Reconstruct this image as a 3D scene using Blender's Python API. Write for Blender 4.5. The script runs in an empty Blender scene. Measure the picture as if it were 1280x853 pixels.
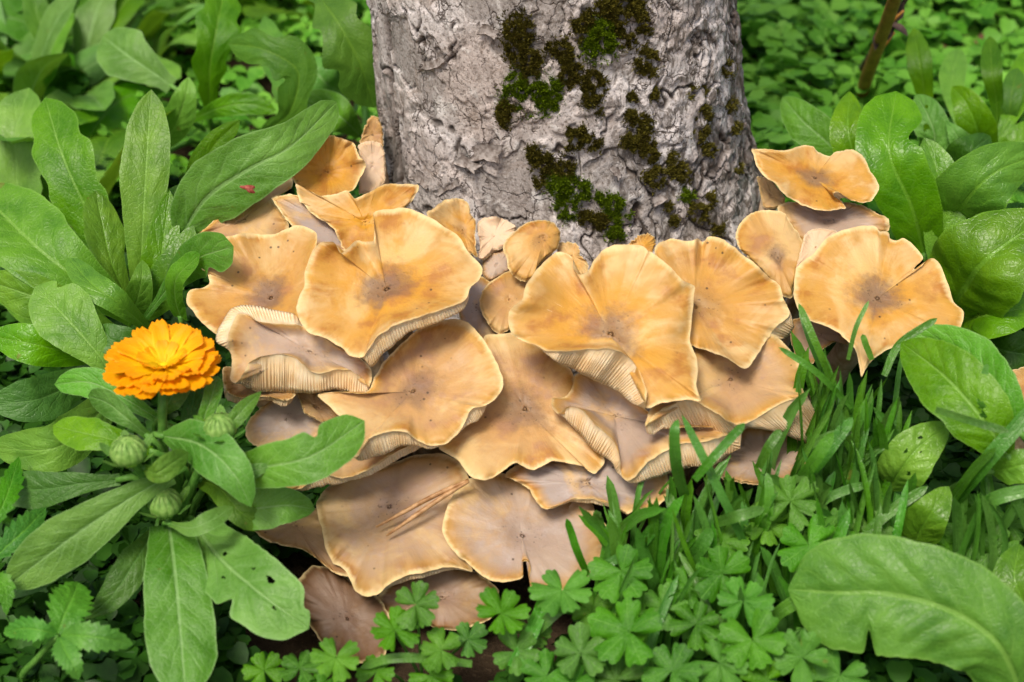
import bpy, math, random
import numpy as np
from mathutils import Matrix, Vector

# ------------------------------------------------------------------ camera, sky, sun, exposure
scene = bpy.context.scene
PITCH = math.radians(35.0)
FPX = 2030.0                                    # focal length in photo pixels (1280 wide)
TARGET = np.array([0.0, 0.0, 0.10])
FWD = np.array([0.0, math.cos(PITCH), -math.sin(PITCH)])
UPV = np.array([0.0, math.sin(PITCH), math.cos(PITCH)])
RGT = np.array([1.0, 0.0, 0.0])
CAM = TARGET - FWD * 0.95
cd = bpy.data.cameras.new('camera')
cam = bpy.data.objects.new('camera', cd)
scene.collection.objects.link(cam)
cam.location = CAM
cam.rotation_euler = (math.pi / 2 - PITCH, 0, 0)
cd.sensor_width = 36.0
cd.lens = FPX / 1280 * 36.0
cd.clip_start = 0.01
cd.clip_end = 200
cd.dof.use_dof = True
cd.dof.focus_distance = 0.98
cd.dof.aperture_fstop = 7.1
scene.camera = cam

SUN_EL, SUN_AZ = math.radians(62), math.radians(208)      # azimuth clockwise from +Y
world = bpy.data.worlds.new('World')
scene.world = world
world.use_nodes = True
wn = world.node_tree
bg = wn.nodes['Background']
sky = wn.nodes.new('ShaderNodeTexSky')
sky.sky_type = 'NISHITA'
sky.sun_disc = False
sky.sun_elevation = SUN_EL
sky.sun_rotation = SUN_AZ
sky.air_density = 1.0
sky.dust_density = 6.0
sky.ozone_density = 0.3
wn.links.new(sky.outputs[0], bg.inputs[0])
bg.inputs[1].default_value = 0.065
sl = bpy.data.lights.new('sun', 'SUN')
sl.energy = 1.5
sl.angle = math.radians(16)
sl.color = (1.0, 0.93, 0.80)
sun = bpy.data.objects.new('sun', sl)
scene.collection.objects.link(sun)
sd = Vector((math.sin(SUN_AZ) * math.cos(SUN_EL), math.cos(SUN_AZ) * math.cos(SUN_EL), math.sin(SUN_EL)))
sun.rotation_euler = sd.to_track_quat('Z', 'Y').to_euler()
vs = scene.view_settings
vs.view_transform = 'Standard'
vs.look = 'None'
vs.gamma = 1.0
vs.use_curve_mapping = False
vs.exposure = 1.0
scene.cycles.max_bounces = 8
scene.cycles.transparent_max_bounces = 8
scene.cycles.use_denoising = True

rng = np.random.default_rng(7)

# ------------------------------------------------------------------ maths helpers
def ray(px, py):
    """direction per metre of view depth through a photo pixel"""
    px = np.asarray(px, float); py = np.asarray(py, float)
    return FWD + ((px - 640) / FPX)[..., None] * RGT + ((426.5 - py) / FPX)[..., None] * UPV

def P(px, py, h):
    """point at height h above the ground seen through a photo pixel"""
    d = ray(px, py)
    t = (h - CAM[2]) / d[..., 2]
    return CAM + d * np.asarray(t)[..., None]

def vdepth(p):
    return (np.asarray(p) - CAM) @ FWD

MZ, MY, MS = 0.15, 0.10, 0.5                      # the mushroom clump slopes away from the trunk
def mound(px, py, lift=0.0):
    d = ray(px, py)
    # z = MZ + MS*(y-MY)
    t = (MZ + MS * (CAM[1] - MY) - CAM[2]) / (d[..., 2] - MS * d[..., 1])
    return CAM + d * (np.asarray(t) - lift)[..., None]

def norm(v):
    v = np.asarray(v, float)
    return v / np.maximum(np.linalg.norm(v, axis=-1, keepdims=True), 1e-12)

def _hash(i, j, k, seed):
    i = i.astype(np.int64); j = j.astype(np.int64); k = k.astype(np.int64)
    n = (i * 374761393 + j * 668265263 + k * 2147483647 + seed * 1274126177) & 0xFFFFFFFF
    n = ((n ^ (n >> 13)) * 1274126177) & 0xFFFFFFFF
    n = n ^ (n >> 16)
    return (n & 0xFFFFFF) / float(0xFFFFFF)

def vnoise(p, seed=0):
    p = np.asarray(p, float)
    f = np.floor(p); w = p - f
    w = w * w * (3 - 2 * w)
    i, j, k = f[..., 0], f[..., 1], f[..., 2]
    out = 0
    for a in (0, 1):
        wa = w[..., 0] if a else 1 - w[..., 0]
        for b in (0, 1):
            wb = w[..., 1] if b else 1 - w[..., 1]
            for c in (0, 1):
                wc = w[..., 2] if c else 1 - w[..., 2]
                out = out + wa * wb * wc * _hash(i + a, j + b, k + c, seed)
    return out * 2 - 1

def fbm(p, octv=4, seed=0, gain=0.5):
    p = np.asarray(p, float)
    s, a, t = 0, 1, 0
    for o in range(octv):
        s = s + a * vnoise(p * (2.03 ** o) + 17.3 * o, seed + o)
        t += a
        a *= gain
    return s / t

def sstep(a, b, x):
    t = np.clip((x - a) / (b - a), 0, 1)
    return t * t * (3 - 2 * t)

def catmull(C, n):
    C = np.asarray(C, float)
    if len(C) == 2:
        return C[0] + (C[1] - C[0]) * np.linspace(0, 1, n)[:, None]
    E = np.vstack([2 * C[0] - C[1], C, 2 * C[-1] - C[-2]])
    seg = np.linalg.norm(np.diff(C, axis=0), axis=1)
    cum = np.concatenate([[0], np.cumsum(seg)]) / seg.sum()
    u = np.linspace(0, 1, n)
    k = np.clip(np.searchsorted(cum, u, side='right') - 1, 0, len(C) - 2)
    t = ((u - cum[k]) / (cum[k + 1] - cum[k]))[:, None]
    p0, p1, p2, p3 = E[k], E[k + 1], E[k + 2], E[k + 3]
    return 0.5 * ((2 * p1) + (-p0 + p2) * t + (2 * p0 - 5 * p1 + 4 * p2 - p3) * t ** 2 + (-p0 + 3 * p1 - 3 * p2 + p3) * t ** 3)

# ------------------------------------------------------------------ object helpers
COL = scene.collection

def mesh(name, V, F, uv=None, smooth=True, attrs=None):
    """V n x 3, F m x k (k = 3 or 4) or a list of such arrays; uv per vertex"""
    me = bpy.data.meshes.new(name)
    V = np.ascontiguousarray(V, dtype=np.float32)
    Fs = F if isinstance(F, list) else [F]
    Fs = [np.asarray(f, dtype=np.int32) for f in Fs if len(f)]
    loops = np.concatenate([f.ravel() for f in Fs])
    tot = np.concatenate([np.full(len(f), f.shape[1], np.int32) for f in Fs])
    start = np.concatenate([[0], np.cumsum(tot)[:-1]]).astype(np.int32)
    me.vertices.add(len(V)); me.vertices.foreach_set('co', V.ravel())
    me.loops.add(len(loops)); me.loops.foreach_set('vertex_index', loops)
    me.polygons.add(len(tot)); me.polygons.foreach_set('loop_start', start)
    me.polygons.foreach_set('loop_total', tot)
    if smooth:
        me.polygons.foreach_set('use_smooth', np.ones(len(tot), dtype=bool))
    if uv is not None:
        l = me.uv_layers.new(name='UVMap')
        l.data.foreach_set('uv', np.ascontiguousarray(np.asarray(uv, np.float32)[loops]).ravel())
    for k, a in (attrs or {}).items():
        at = me.attributes.new(k, 'FLOAT', 'POINT')
        at.data.foreach_set('value', np.asarray(a, np.float32))
    me.update(calc_edges=True)
    me.validate()
    return me

def thing(name, label, cat, loc, group=None):
    o = bpy.data.objects.new(name, None)
    o.empty_display_size = 0.02
    o.location = [float(c) for c in loc]
    o['label'] = label; o['category'] = cat
    if group: o['group'] = group
    COL.objects.link(o)
    return o

def part(name, V, F, mat, root, parent=None, uv=None, smooth=True, attrs=None, props=None):
    """one mesh object under a thing; V in world space"""
    loc = np.array(root.location) if root is not None else np.zeros(3)
    me = mesh(name, np.asarray(V) - loc, F, uv, smooth, attrs)
    me.materials.append(mat)
    o = bpy.data.objects.new(name, me)
    COL.objects.link(o)
    p = parent or root
    if p is not None: o.parent = p
    for k, v in (props or {}).items(): o[k] = v
    return o

def grid_faces(nu, nv, wrap=False):
    """quads on an (nu x nv) vertex grid, row-major; wrap closes the second axis"""
    i = np.arange(nu - 1)[:, None]
    j = np.arange(nv if wrap else nv - 1)[None, :]
    j2 = (j + 1) % nv
    a = i * nv + j; b = i * nv + j2; c = (i + 1) * nv + j2; d = (i + 1) * nv + j
    return np.stack([a, b, c, d], -1).reshape(-1, 4)

def tube(C, R, n=24, ns=10, cap=True):
    """tapered tube along control points; R radii along it"""
    p = catmull(C, n)
    r = np.interp(np.linspace(0, 1, n), np.linspace(0, 1, len(R)), R)
    T = norm(np.gradient(p, axis=0))
    ref = np.array([0.31, 0.87, 0.12])
    S = norm(np.cross(T, ref)); N = np.cross(S, T)
    a = np.linspace(0, 2 * np.pi, ns, endpoint=False)
    V = p[:, None] + r[:, None, None] * (np.cos(a)[None, :, None] * S[:, None] + np.sin(a)[None, :, None] * N[:, None])
    V = V.reshape(-1, 3)
    F = [grid_faces(n, ns, True)]
    uv = np.stack(np.meshgrid(np.linspace(0, 1, n), np.linspace(0, 1, ns), indexing='ij'), -1).reshape(-1, 2)
    if cap:
        b = len(V)
        V = np.vstack([V, p[0], p[-1]]); uv = np.vstack([uv, [0, .5], [1, .5]])
        j = np.arange(ns); k = (j + 1) % ns
        F.append(np.stack([np.full(ns, b), k, j], -1))
        o = (n - 1) * ns
        F.append(np.stack([np.full(ns, b + 1), o + j, o + k], -1))
    return V, F, uv

# ------------------------------------------------------------------ materials
class NT:
    def __init__(s, name):
        s.m = bpy.data.materials.new(name); s.m.use_nodes = True
        s.t = s.m.node_tree; s.t.nodes.clear()
        s.out = s.n('ShaderNodeOutputMaterial')
    def n(s, typ, **kw):
        x = s.t.nodes.new(typ)
        for k, v in kw.items(): setattr(x, k, v)
        return x
    def set(s, sock, v):
        if isinstance(v, bpy.types.NodeSocket): s.t.links.new(v, sock)
        elif isinstance(v, (tuple, list)) and len(v) == 3 and sock.type == 'RGBA': sock.default_value = (*v, 1)
        else: sock.default_value = v
    def math(s, op, a, b=None, c=None, clamp=False):
        x = s.n('ShaderNodeMath', operation=op, use_clamp=clamp)
        for i, v in enumerate((a, b, c)):
            if v is not None: s.set(x.inputs[i], v)
        return x.outputs[0]
    def mix(s, f, a, b, blend='MIX'):
        x = s.n('ShaderNodeMix', data_type='RGBA', blend_type=blend)
        s.set(x.inputs[0], f); s.set(x.inputs[6], a); s.set(x.inputs[7], b)
        return x.outputs[2]
    def ss(s, v, a, b, lo=0.0, hi=1.0):
        x = s.n('ShaderNodeMapRange', interpolation_type='SMOOTHSTEP')
        s.set(x.inputs[0], v); s.set(x.inputs[1], a); s.set(x.inputs[2], b); s.set(x.inputs[3], lo); s.set(x.inputs[4], hi)
        return x.outputs[0]
    def noise(s, vec, scale, detail=3, rough=0.55, dist=0.0):
        x = s.n('ShaderNodeTexNoise')
        s.set(x.inputs['Vector'], vec); x.inputs['Scale'].default_value = scale
        x.inputs['Detail'].default_value = detail; x.inputs['Roughness'].default_value = rough
        x.inputs['Distortion'].default_value = dist
        return x.outputs['Fac']
    def pos(s): return s.n('ShaderNodeNewGeometry').outputs['Position']
    def uv(s):
        x = s.n('ShaderNodeSeparateXYZ'); s.t.links.new(s.n('ShaderNodeTexCoord').outputs['UV'], x.inputs[0])
        return x.outputs[0], x.outputs[1]
    def comb(s, a, b, c=0.0):
        x = s.n('ShaderNodeCombineXYZ')
        for i, v in enumerate((a, b, c)): s.set(x.inputs[i], v)
        return x.outputs[0]
    def prop(s, name, typ='OBJECT'):
        x = s.n('ShaderNodeAttribute', attribute_type=typ, attribute_name=name)
        return x.outputs['Fac']
    def rand(s): return s.n('ShaderNodeObjectInfo').outputs['Random']
    def bump(s, h, strength=0.5, dist=0.001):
        x = s.n('ShaderNodeBump'); x.inputs['Strength'].default_value = strength; x.inputs['Distance'].default_value = dist
        s.set(x.inputs['Height'], h)
        return x.outputs[0]
    def bsdf(s, col, rough=0.5, spec=0.4, normal=None, sss=0.0, rad=(1, .5, .25), scale=0.003):
        x = s.n('ShaderNodeBsdfPrincipled')
        s.set(x.inputs['Base Color'], col); s.set(x.inputs['Roughness'], rough)
        x.inputs['Specular IOR Level'].default_value = spec
        if normal is not None: s.set(x.inputs['Normal'], normal)
        if sss:
            x.inputs['Subsurface Weight'].default_value = sss
            x.inputs['Subsurface Radius'].default_value = rad
            x.inputs['Subsurface Scale'].default_value = scale
        return x.outputs[0]
    def done(s, sh):
        s.t.links.new(sh, s.out.inputs[0]); return s.m

def leaf_material(name, dark, light, vein, nveins=9.0, rough=0.42, trans=0.28, veinamt=0.5, spec=0.35, edge=0.0, holes=False, quilt=0.0):
    N = NT(name)
    u, v = N.uv(); p = N.pos()
    t = N.math('MULTIPLY', N.math('ABSOLUTE', N.math('SUBTRACT', v, 0.5)), 2.0)
    warp = N.noise(p, 60, 2)
    wid = N.math('MULTIPLY_ADD', N.math('SUBTRACT', 1.0, u), 0.07, 0.035)
    mid = N.math('SUBTRACT', 1.0, N.ss(t, N.math('MULTIPLY', wid, 0.45), wid))
    ph = N.math('ADD', N.math('MULTIPLY_ADD', u, nveins, N.math('MULTIPLY', t, -2.1)), N.math('MULTIPLY_ADD', warp, 0.9, N.math('MULTIPLY', N.rand(), 3.0)))
    fr = N.math('ABSOLUTE', N.math('SUBTRACT', N.math('FRACT', ph), 0.5))
    ven = N.math('MULTIPLY', N.math('SUBTRACT', 1.0, N.ss(fr, 0.0, 0.16)), N.ss(t, 1.0, 0.35))
    big = N.noise(p, 34, 3, 0.6)
    fine = N.noise(p, 420, 3, 0.6)
    col = N.mix(N.ss(big, 0.3, 0.72), dark, light)
    rnd = N.rand()
    hsv = N.n('ShaderNodeHueSaturation')
    N.set(hsv.inputs['Hue'], N.math('MULTIPLY_ADD', rnd, 0.024, 0.482))
    N.set(hsv.inputs['Saturation'], N.math('MULTIPLY_ADD', N.math('FRACT', N.math('MULTIPLY', rnd, 7.3)), 0.16, 0.9))
    N.set(hsv.inputs['Value'], N.math('MULTIPLY_ADD', N.math('FRACT', N.math('MULTIPLY', rnd, 13.7)), 0.42, 0.78))
    N.set(hsv.inputs['Color'], col)
    col = hsv.outputs[0]
    col = N.mix(N.math('MULTIPLY', N.ss(fine, 0.45, 0.75), 0.18), col, light)
    va = N.math('ADD', N.math('MULTIPLY', mid, veinamt + 0.2), N.math('MULTIPLY', ven, veinamt * 0.45), clamp=True)
    col = N.mix(va, col, vein)
    # worn, chewed and dusty spots
    spot = N.ss(N.noise(p, 95, 2, 0.5), 0.735, 0.78)
    col = N.mix(N.math('MULTIPLY', spot, 0.6), col, (0.20, 0.15, 0.03))
    if edge: col = N.mix(N.math('MULTIPLY', N.ss(t, 0.93, 0.985), edge), col, vein)
    h = N.math('ADD', N.math('MULTIPLY', fine, 0.22), N.math('ADD', N.math('MULTIPLY', big, 1.2), N.math('MULTIPLY', N.math('MAXIMUM', N.math('MULTIPLY', ven, 0.5), mid), -0.42)))
    net = N.n('ShaderNodeTexVoronoi', feature='DISTANCE_TO_EDGE'); N.set(net.inputs['Vector'], p); net.inputs['Scale'].default_value = 330
    nt = N.ss(net.outputs['Distance'], 0.0, 0.16)
    h = N.math('ADD', h, N.math('MULTIPLY', nt, 0.16))
    col = N.mix(N.math('MULTIPLY', N.math('SUBTRACT', 1.0, nt), 0.13), col, vein)
    blot = N.ss(N.noise(p, 110, 3, 0.65), 0.5, 0.72)
    col = N.mix(N.math('MULTIPLY', blot, 0.12), col, (vein[0] * 0.8, vein[1] * 0.85, vein[2] * 1.0))
    if quilt: h = N.math('ADD', h, N.math('MULTIPLY', N.noise(p, 150, 2), quilt))
    nb = N.bump(h, 0.55, 0.0014)
    r = N.math('MULTIPLY_ADD', fine, 0.22, rough - 0.1)
    a = N.bsdf(col, r, spec, nb)
    tr = N.n('ShaderNodeBsdfTranslucent')
    N.set(tr.inputs[0], N.mix(0.5, col, (light[0] * 2.2, light[1] * 1.5, light[2] * 0.6)))
    N.set(tr.inputs['Normal'], nb)
    mx = N.n('ShaderNodeMixShader'); mx.inputs[0].default_value = trans
    N.t.links.new(a, mx.inputs[1]); N.t.links.new(tr.outputs[0], mx.inputs[2])
    return N.done(mx.outputs[0])

M = {}
M['calendula'] = leaf_material('calendula_leaf', (0.060, 0.215, 0.010), (0.130, 0.345, 0.038), (0.26, 0.46, 0.15), 8, 0.46, 0.26, 0.45, edge=0.5)
M['rosette'] = leaf_material('rosette_leaf', (0.062, 0.22, 0.005), (0.150, 0.385, 0.014), (0.24, 0.46, 0.08), 9, 0.40, 0.32, 0.40, edge=0.35)
M['olive'] = leaf_material('olive_leaf', (0.045, 0.165, 0.003), (0.10, 0.27, 0.006), (0.17, 0.34, 0.03), 8, 0.45, 0.38, 0.35)
M['glossy'] = leaf_material('glossy_leaf', (0.062, 0.215, 0.003), (0.15, 0.375, 0.008), (0.20, 0.44, 0.04), 7, 0.32, 0.34, 0.35, spec=0.45, edge=0.35)
M['darkleaf'] = leaf_material('shade_leaf', (0.026, 0.115, 0.005), (0.055, 0.19, 0.012), (0.10, 0.24, 0.05), 8, 0.45, 0.26, 0.4)  # darker leaf green with shade painted in, for leaves lying under others
M['crane'] = leaf_material('cranesbill_leaf', (0.032, 0.150, 0.004), (0.082, 0.285, 0.012), (0.17, 0.42, 0.06), 4, 0.46, 0.28, 0.34, spec=0.28)
M['grass'] = leaf_material('grass_blade', (0.036, 0.160, 0.007), (0.080, 0.275, 0.022), (0.15, 0.36, 0.07), 2, 0.36, 0.24, 0.12, spec=0.45)
M['strawb'] = leaf_material('toothed_leaf', (0.035, 0.195, 0.006), (0.090, 0.33, 0.015), (0.15, 0.40, 0.04), 7, 0.45, 0.26, 0.5, quilt=0.9)

def stuff_leaf(name, dark, light, trans=0.25):
    N = NT(name)
    r = N.prop('rnd', 'GEOMETRY'); p = N.pos()
    c = N.mix(r, dark, light)
    c = N.mix(N.math('MULTIPLY', N.ss(N.noise(p, 200, 2), 0.4, 0.7), 0.35), c, light)
    a = N.bsdf(c, 0.5, 0.3)
    tr = N.n('ShaderNodeBsdfTranslucent'); N.set(tr.inputs[0], c)
    mx = N.n('ShaderNodeMixShader'); mx.inputs[0].default_value = trans
    N.t.links.new(a, mx.inputs[1]); N.t.links.new(tr.outputs[0], mx.inputs[2])
    return N.done(mx.outputs[0])
M['cover'] = stuff_leaf('ground_cover_leaf', (0.065, 0.25, 0.010), (0.20, 0.48, 0.05))
M['under'] = stuff_leaf('undergrowth_leaf_shaded', (0.009, 0.045, 0.002), (0.034, 0.125, 0.008))  # greens darkened to stand in for the shade beneath other plants
M['moss_g'] = stuff_leaf('moss_green', (0.055, 0.10, 0.003), (0.22, 0.33, 0.008), 0.15)
M['moss_b'] = stuff_leaf('moss_brown', (0.045, 0.036, 0.006), (0.20, 0.18, 0.024), 0.1)

def simple(name, c1, c2, scale=150, rough=0.6, spec=0.3, bump=0.3, sss=0.0, dist=0.0008):
    N = NT(name); p = N.pos()
    f = N.noise(p, scale, 4, 0.6)
    return N.done(N.bsdf(N.mix(N.ss(f, 0.3, 0.7), c1, c2), rough, spec, N.bump(f, bump, dist), sss))
M['stalk'] = simple('green_stalk', (0.07, 0.20, 0.025), (0.13, 0.30, 0.05), 220, 0.5)
M['sepal'] = simple('green_sepal', (0.10, 0.23, 0.03), (0.25, 0.41, 0.10), 300, 0.55)
M['twig'] = simple('brown_stalk', (0.24, 0.10, 0.018), (0.42, 0.21, 0.045), 120, 0.55)
M['deadtwig'] = simple('dead_stalk', (0.035, 0.022, 0.018), (0.09, 0.06, 0.05), 120, 0.8)
M['needle'] = simple('pine_needle', (0.26, 0.12, 0.04), (0.55, 0.33, 0.16), 200, 0.45)
M['litter'] = simple('dry_leaf', (0.07, 0.035, 0.018), (0.20, 0.10, 0.05), 160, 0.8)
M['blemish'] = simple('leaf_blemish', (0.20, 0.03, 0.02), (0.36, 0.10, 0.07), 500, 0.7)
M['stem'] = simple('mushroom_stem', (0.34, 0.22, 0.12), (0.55, 0.42, 0.29), 160, 0.6, 0.25, 0.4)
M['debris'] = simple('dark_debris', (0.02, 0.014, 0.008), (0.06, 0.04, 0.025), 300, 0.8)

def petal_material():
    N = NT('marigold_petal'); u, v = N.uv(); p = N.pos()
    st = N.noise(N.comb(N.math('MULTIPLY', u, 1.5), N.math('MULTIPLY', v, 16.0), N.rand()), 1.0, 2)
    c = N.mix(N.ss(u, 0.35, 1.0), (0.95, 0.64, 0.004), (0.93, 0.38, 0.002))
    c = N.mix(N.math('MULTIPLY', N.ss(st, 0.35, 0.7), 0.3), c, (0.94, 0.50, 0.003))
    a = N.bsdf(c, 0.5, 0.25, N.bump(st, 0.4, 0.0006))
    tr = N.n('ShaderNodeBsdfTranslucent'); N.set(tr.inputs[0], c)
    mx = N.n('ShaderNodeMixShader'); mx.inputs[0].default_value = 0.35
    N.t.links.new(a, mx.inputs[1]); N.t.links.new(tr.outputs[0], mx.inputs[2])
    return N.done(mx.outputs[0])
M['petal'] = petal_material()
M['disc'] = simple('marigold_disc', (0.90, 0.50, 0.004), (0.95, 0.60, 0.01), 500, 0.6, 0.2)

def cap_material():
    """honey coloured cap: s (round the rim) and r (centre 0, rim 1) in the UVs; dusting, browning and paleness per cap"""
    N = NT('mushroom_cap'); s, r = N.uv(); p = N.pos()
    spore, brown, pale, gold, disc = (N.prop(k) for k in ('dusting', 'browning', 'paleness', 'golden', 'disc'))
    n1 = N.noise(p, 26, 4, 0.6, 0.6)
    n2 = N.noise(p, 62, 4, 0.6)
    n3 = N.noise(p, 260, 3, 0.65)
    ang = N.math('MULTIPLY', s, 6.28318)
    rr = N.math('MULTIPLY', r, 2.2)
    fib = N.noise(N.comb(N.math('MULTIPLY', N.math('COSINE', ang), 15.0), N.math('MULTIPLY', N.math('SINE', ang), 15.0), N.math('ADD', rr, N.math('MULTIPLY', N.rand(), 20.0))), 1.6, 3, 0.6)
    rj = N.math('ADD', r, N.math('MULTIPLY', N.math('SUBTRACT', n2, 0.5), 0.22))
    tan_ = (0.50, 0.295, 0.105); ochre = (0.54, 0.285, 0.046); golden = (0.57, 0.265, 0.005); cream = (0.75, 0.57, 0.29)
    c = N.mix(N.ss(n1, 0.32, 0.68), tan_, ochre)
    c = N.mix(N.math('MULTIPLY', N.math('MULTIPLY', N.ss(rj, 0.88, 0.2), gold), 0.95), c, golden)
    c = N.mix(N.math('MULTIPLY', N.ss(N.math('ADD', N.math('MULTIPLY', n2, 0.6), N.math('MULTIPLY', n1, 0.4)), 0.505, 0.64), 0.8), c, (0.36, 0.135, 0.018))
    c = N.mix(N.math('MULTIPLY', N.math('MULTIPLY', N.ss(fib, 0.5, 0.75), N.ss(r, 0.3, 0.9)), 0.26), c, (0.68, 0.44, 0.16))
    c = N.mix(N.math('MULTIPLY', N.ss(n1, 0.52, 0.36), 0.42), c, cream)
    # browned, water-soaked flesh
    c = N.mix(N.math('MULTIPLY', N.ss(N.math('ADD', n1, N.math('MULTIPLY', n2, 0.3)), 0.25, 0.62), brown), c, (0.15, 0.070, 0.026))
    # pale spore dust, thickest off the rim
    dust = N.math('MULTIPLY', N.ss(N.math('ADD', n1, N.math('MULTIPLY', n3, 0.22)), 0.36, 0.68), N.ss(rj, 0.99, 0.62))
    c = N.mix(N.math('MULTIPLY', N.math('MULTIPLY', dust, spore), 1.15, clamp=True), c, (0.375, 0.305, 0.27))
    c = N.mix(N.math('MULTIPLY', N.math('MULTIPLY', N.ss(n2, 0.55, 0.7), spore), 0.35), c, (0.54, 0.48, 0.46))
    # dark disc with scales
    dz = N.math('MULTIPLY', N.ss(N.math('ADD', rj, N.math('MULTIPLY', N.math('SUBTRACT', n3, 0.5), 0.34)), 0.46, 0.12), disc)
    c = N.mix(N.math('MULTIPLY', dz, 0.8), c, (0.145, 0.088, 0.066))
    sc = N.math('MULTIPLY', N.ss(N.noise(p, 520, 2, 0.5), 0.62, 0.68), N.ss(rj, 0.42, 0.1))
    c = N.mix(N.math('MULTIPLY', sc, 0.6), c, (0.06, 0.035, 0.02))
    # sparse black specks
    vo = N.n('ShaderNodeTexVoronoi'); N.set(vo.inputs['Vector'], p); vo.inputs['Scale'].default_value = 130
    sp = N.math('MULTIPLY', N.ss(vo.outputs['Distance'], 0.13, 0.07), N.ss(N.noise(p, 30, 2), 0.52, 0.62))
    c = N.mix(N.math('MULTIPLY', sp, 0.8), c, (0.05, 0.03, 0.015))
    # cream rim, brightened in colour for its lit rolled edge
    rim = N.ss(N.math('ADD', r, N.math('MULTIPLY', N.math('MULTIPLY_ADD', n2, 2.0, N.math('SUBTRACT', fib, 1.5)), 0.075)), 0.92, 1.0)
    c = N.mix(N.math('MULTIPLY', rim, 0.85), c, cream)
    c = N.mix(N.math('MULTIPLY', pale, 0.85), c, (0.66, 0.50, 0.36))
    h = N.math('ADD', N.math('MULTIPLY', n2, 1.0), N.math('ADD', N.math('MULTIPLY', n3, 0.22), N.math('MULTIPLY', N.math('MULTIPLY', fib, N.ss(r, 0.15, 0.8)), 0.22)))
    rough = N.math('MULTIPLY_ADD', n2, 0.25, 0.36)
    return N.done(N.bsdf(c, rough, 0.32, N.bump(h, 0.6, 0.0018), 0.2, (1.0, 0.5, 0.2), 0.003))
M['cap'] = cap_material()

def gill_material():
    N = NT('mushroom_gill'); s, q = N.uv(); p = N.pos()
    n = N.noise(p, 90, 3)
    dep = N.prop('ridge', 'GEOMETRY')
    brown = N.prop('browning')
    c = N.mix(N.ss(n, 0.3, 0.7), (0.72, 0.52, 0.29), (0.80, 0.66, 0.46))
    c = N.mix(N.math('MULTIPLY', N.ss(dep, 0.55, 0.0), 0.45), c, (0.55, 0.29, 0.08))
    c = N.mix(N.math('MULTIPLY', brown, 0.7), c, (0.28, 0.16, 0.08))
    return N.done(N.bsdf(c, 0.6, 0.25, N.bump(n, 0.2, 0.0006), 0.2, (1, .6, .3), 0.003))
M['gill'] = gill_material()

def bark_material():
    N = NT('tree_bark'); p = N.pos()
    pl, cr, rg = N.prop('plate', 'GEOMETRY'), N.prop('crack', 'GEOMETRY'), N.prop('rugged', 'GEOMETRY')
    mp = N.n('ShaderNodeMapping'); N.set(mp.inputs[0], p); mp.inputs['Scale'].default_value = (1, 1, 0.55)
    ps = mp.outputs[0]
    n1 = N.noise(p, 22, 4, 0.6, 0.5); n2 = N.noise(ps, 120, 5, 0.68, 0.8); n3 = N.noise(p, 520, 4, 0.7); n4 = N.noise(p, 55, 4, 0.65, 0.6)
    c = N.mix(N.ss(n1, 0.34, 0.66), (0.50, 0.435, 0.41), (0.68, 0.64, 0.64))
    c = N.mix(N.math('MULTIPLY', N.ss(pl, 0.5, 0.2), 0.8), c, (0.30, 0.27, 0.255))
    c = N.mix(N.math('MULTIPLY', N.ss(n4, 0.56, 0.70), 0.65), c, (0.30, 0.235, 0.195))
    c = N.mix(N.math('MULTIPLY', N.ss(n4, 0.44, 0.32), 0.75), c, (0.70, 0.675, 0.66))
    dk = N.math('MULTIPLY', N.ss(n2, 0.495, 0.585), N.math('MULTIPLY_ADD', rg, 0.55, 0.30))
    c = N.mix(dk, c, (0.10, 0.078, 0.06))
    c = N.mix(N.math('MULTIPLY', N.ss(n3, 0.525, 0.62), 0.7), c, (0.12, 0.095, 0.075))
    c = N.mix(N.math('MULTIPLY', N.ss(n3, 0.42, 0.33), 0.4), c, (0.76, 0.74, 0.72))
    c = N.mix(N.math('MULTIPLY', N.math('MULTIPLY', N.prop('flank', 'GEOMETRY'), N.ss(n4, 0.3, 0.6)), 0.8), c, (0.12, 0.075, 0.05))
    c = N.mix(cr, c, (0.045, 0.030, 0.022))
    vm = N.n('ShaderNodeVectorMath', operation='ADD'); nz = N.n('ShaderNodeTexNoise'); N.set(nz.inputs['Vector'], p); nz.inputs['Scale'].default_value = 70; nz.inputs['Detail'].default_value = 4
    sc = N.n('ShaderNodeVectorMath', operation='SCALE'); N.t.links.new(nz.outputs['Color'], sc.inputs[0]); sc.inputs['Scale'].default_value = 0.03
    N.t.links.new(ps, vm.inputs[0]); N.t.links.new(sc.outputs[0], vm.inputs[1])
    ve = N.n('ShaderNodeTexVoronoi', feature='DISTANCE_TO_EDGE'); N.t.links.new(vm.outputs[0], ve.inputs['Vector']); ve.inputs['Scale'].default_value = 55
    ln = N.math('MULTIPLY', N.ss(ve.outputs['Distance'], 0.045, 0.0), N.ss(N.noise(p, 33, 3), 0.46, 0.56))
    c = N.mix(N.math('MULTIPLY', ln, 0.85), c, (0.07, 0.05, 0.04))
    h = N.math('ADD', N.math('MULTIPLY', n2, -1.2), N.math('ADD', N.math('MULTIPLY', n3, -0.5), N.math('ADD', N.math('MULTIPLY', n4, -0.8), N.math('MULTIPLY', ln, -0.9))))
    return N.done(N.bsdf(c, 0.7, 0.28, N.bump(h, 0.7, 0.0018)))
M['bark'] = bark_material()
M['flake'] = simple('bark_flake', (0.13, 0.10, 0.085), (0.40, 0.36, 0.34), 260, 0.75, 0.2, 0.6)

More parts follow.
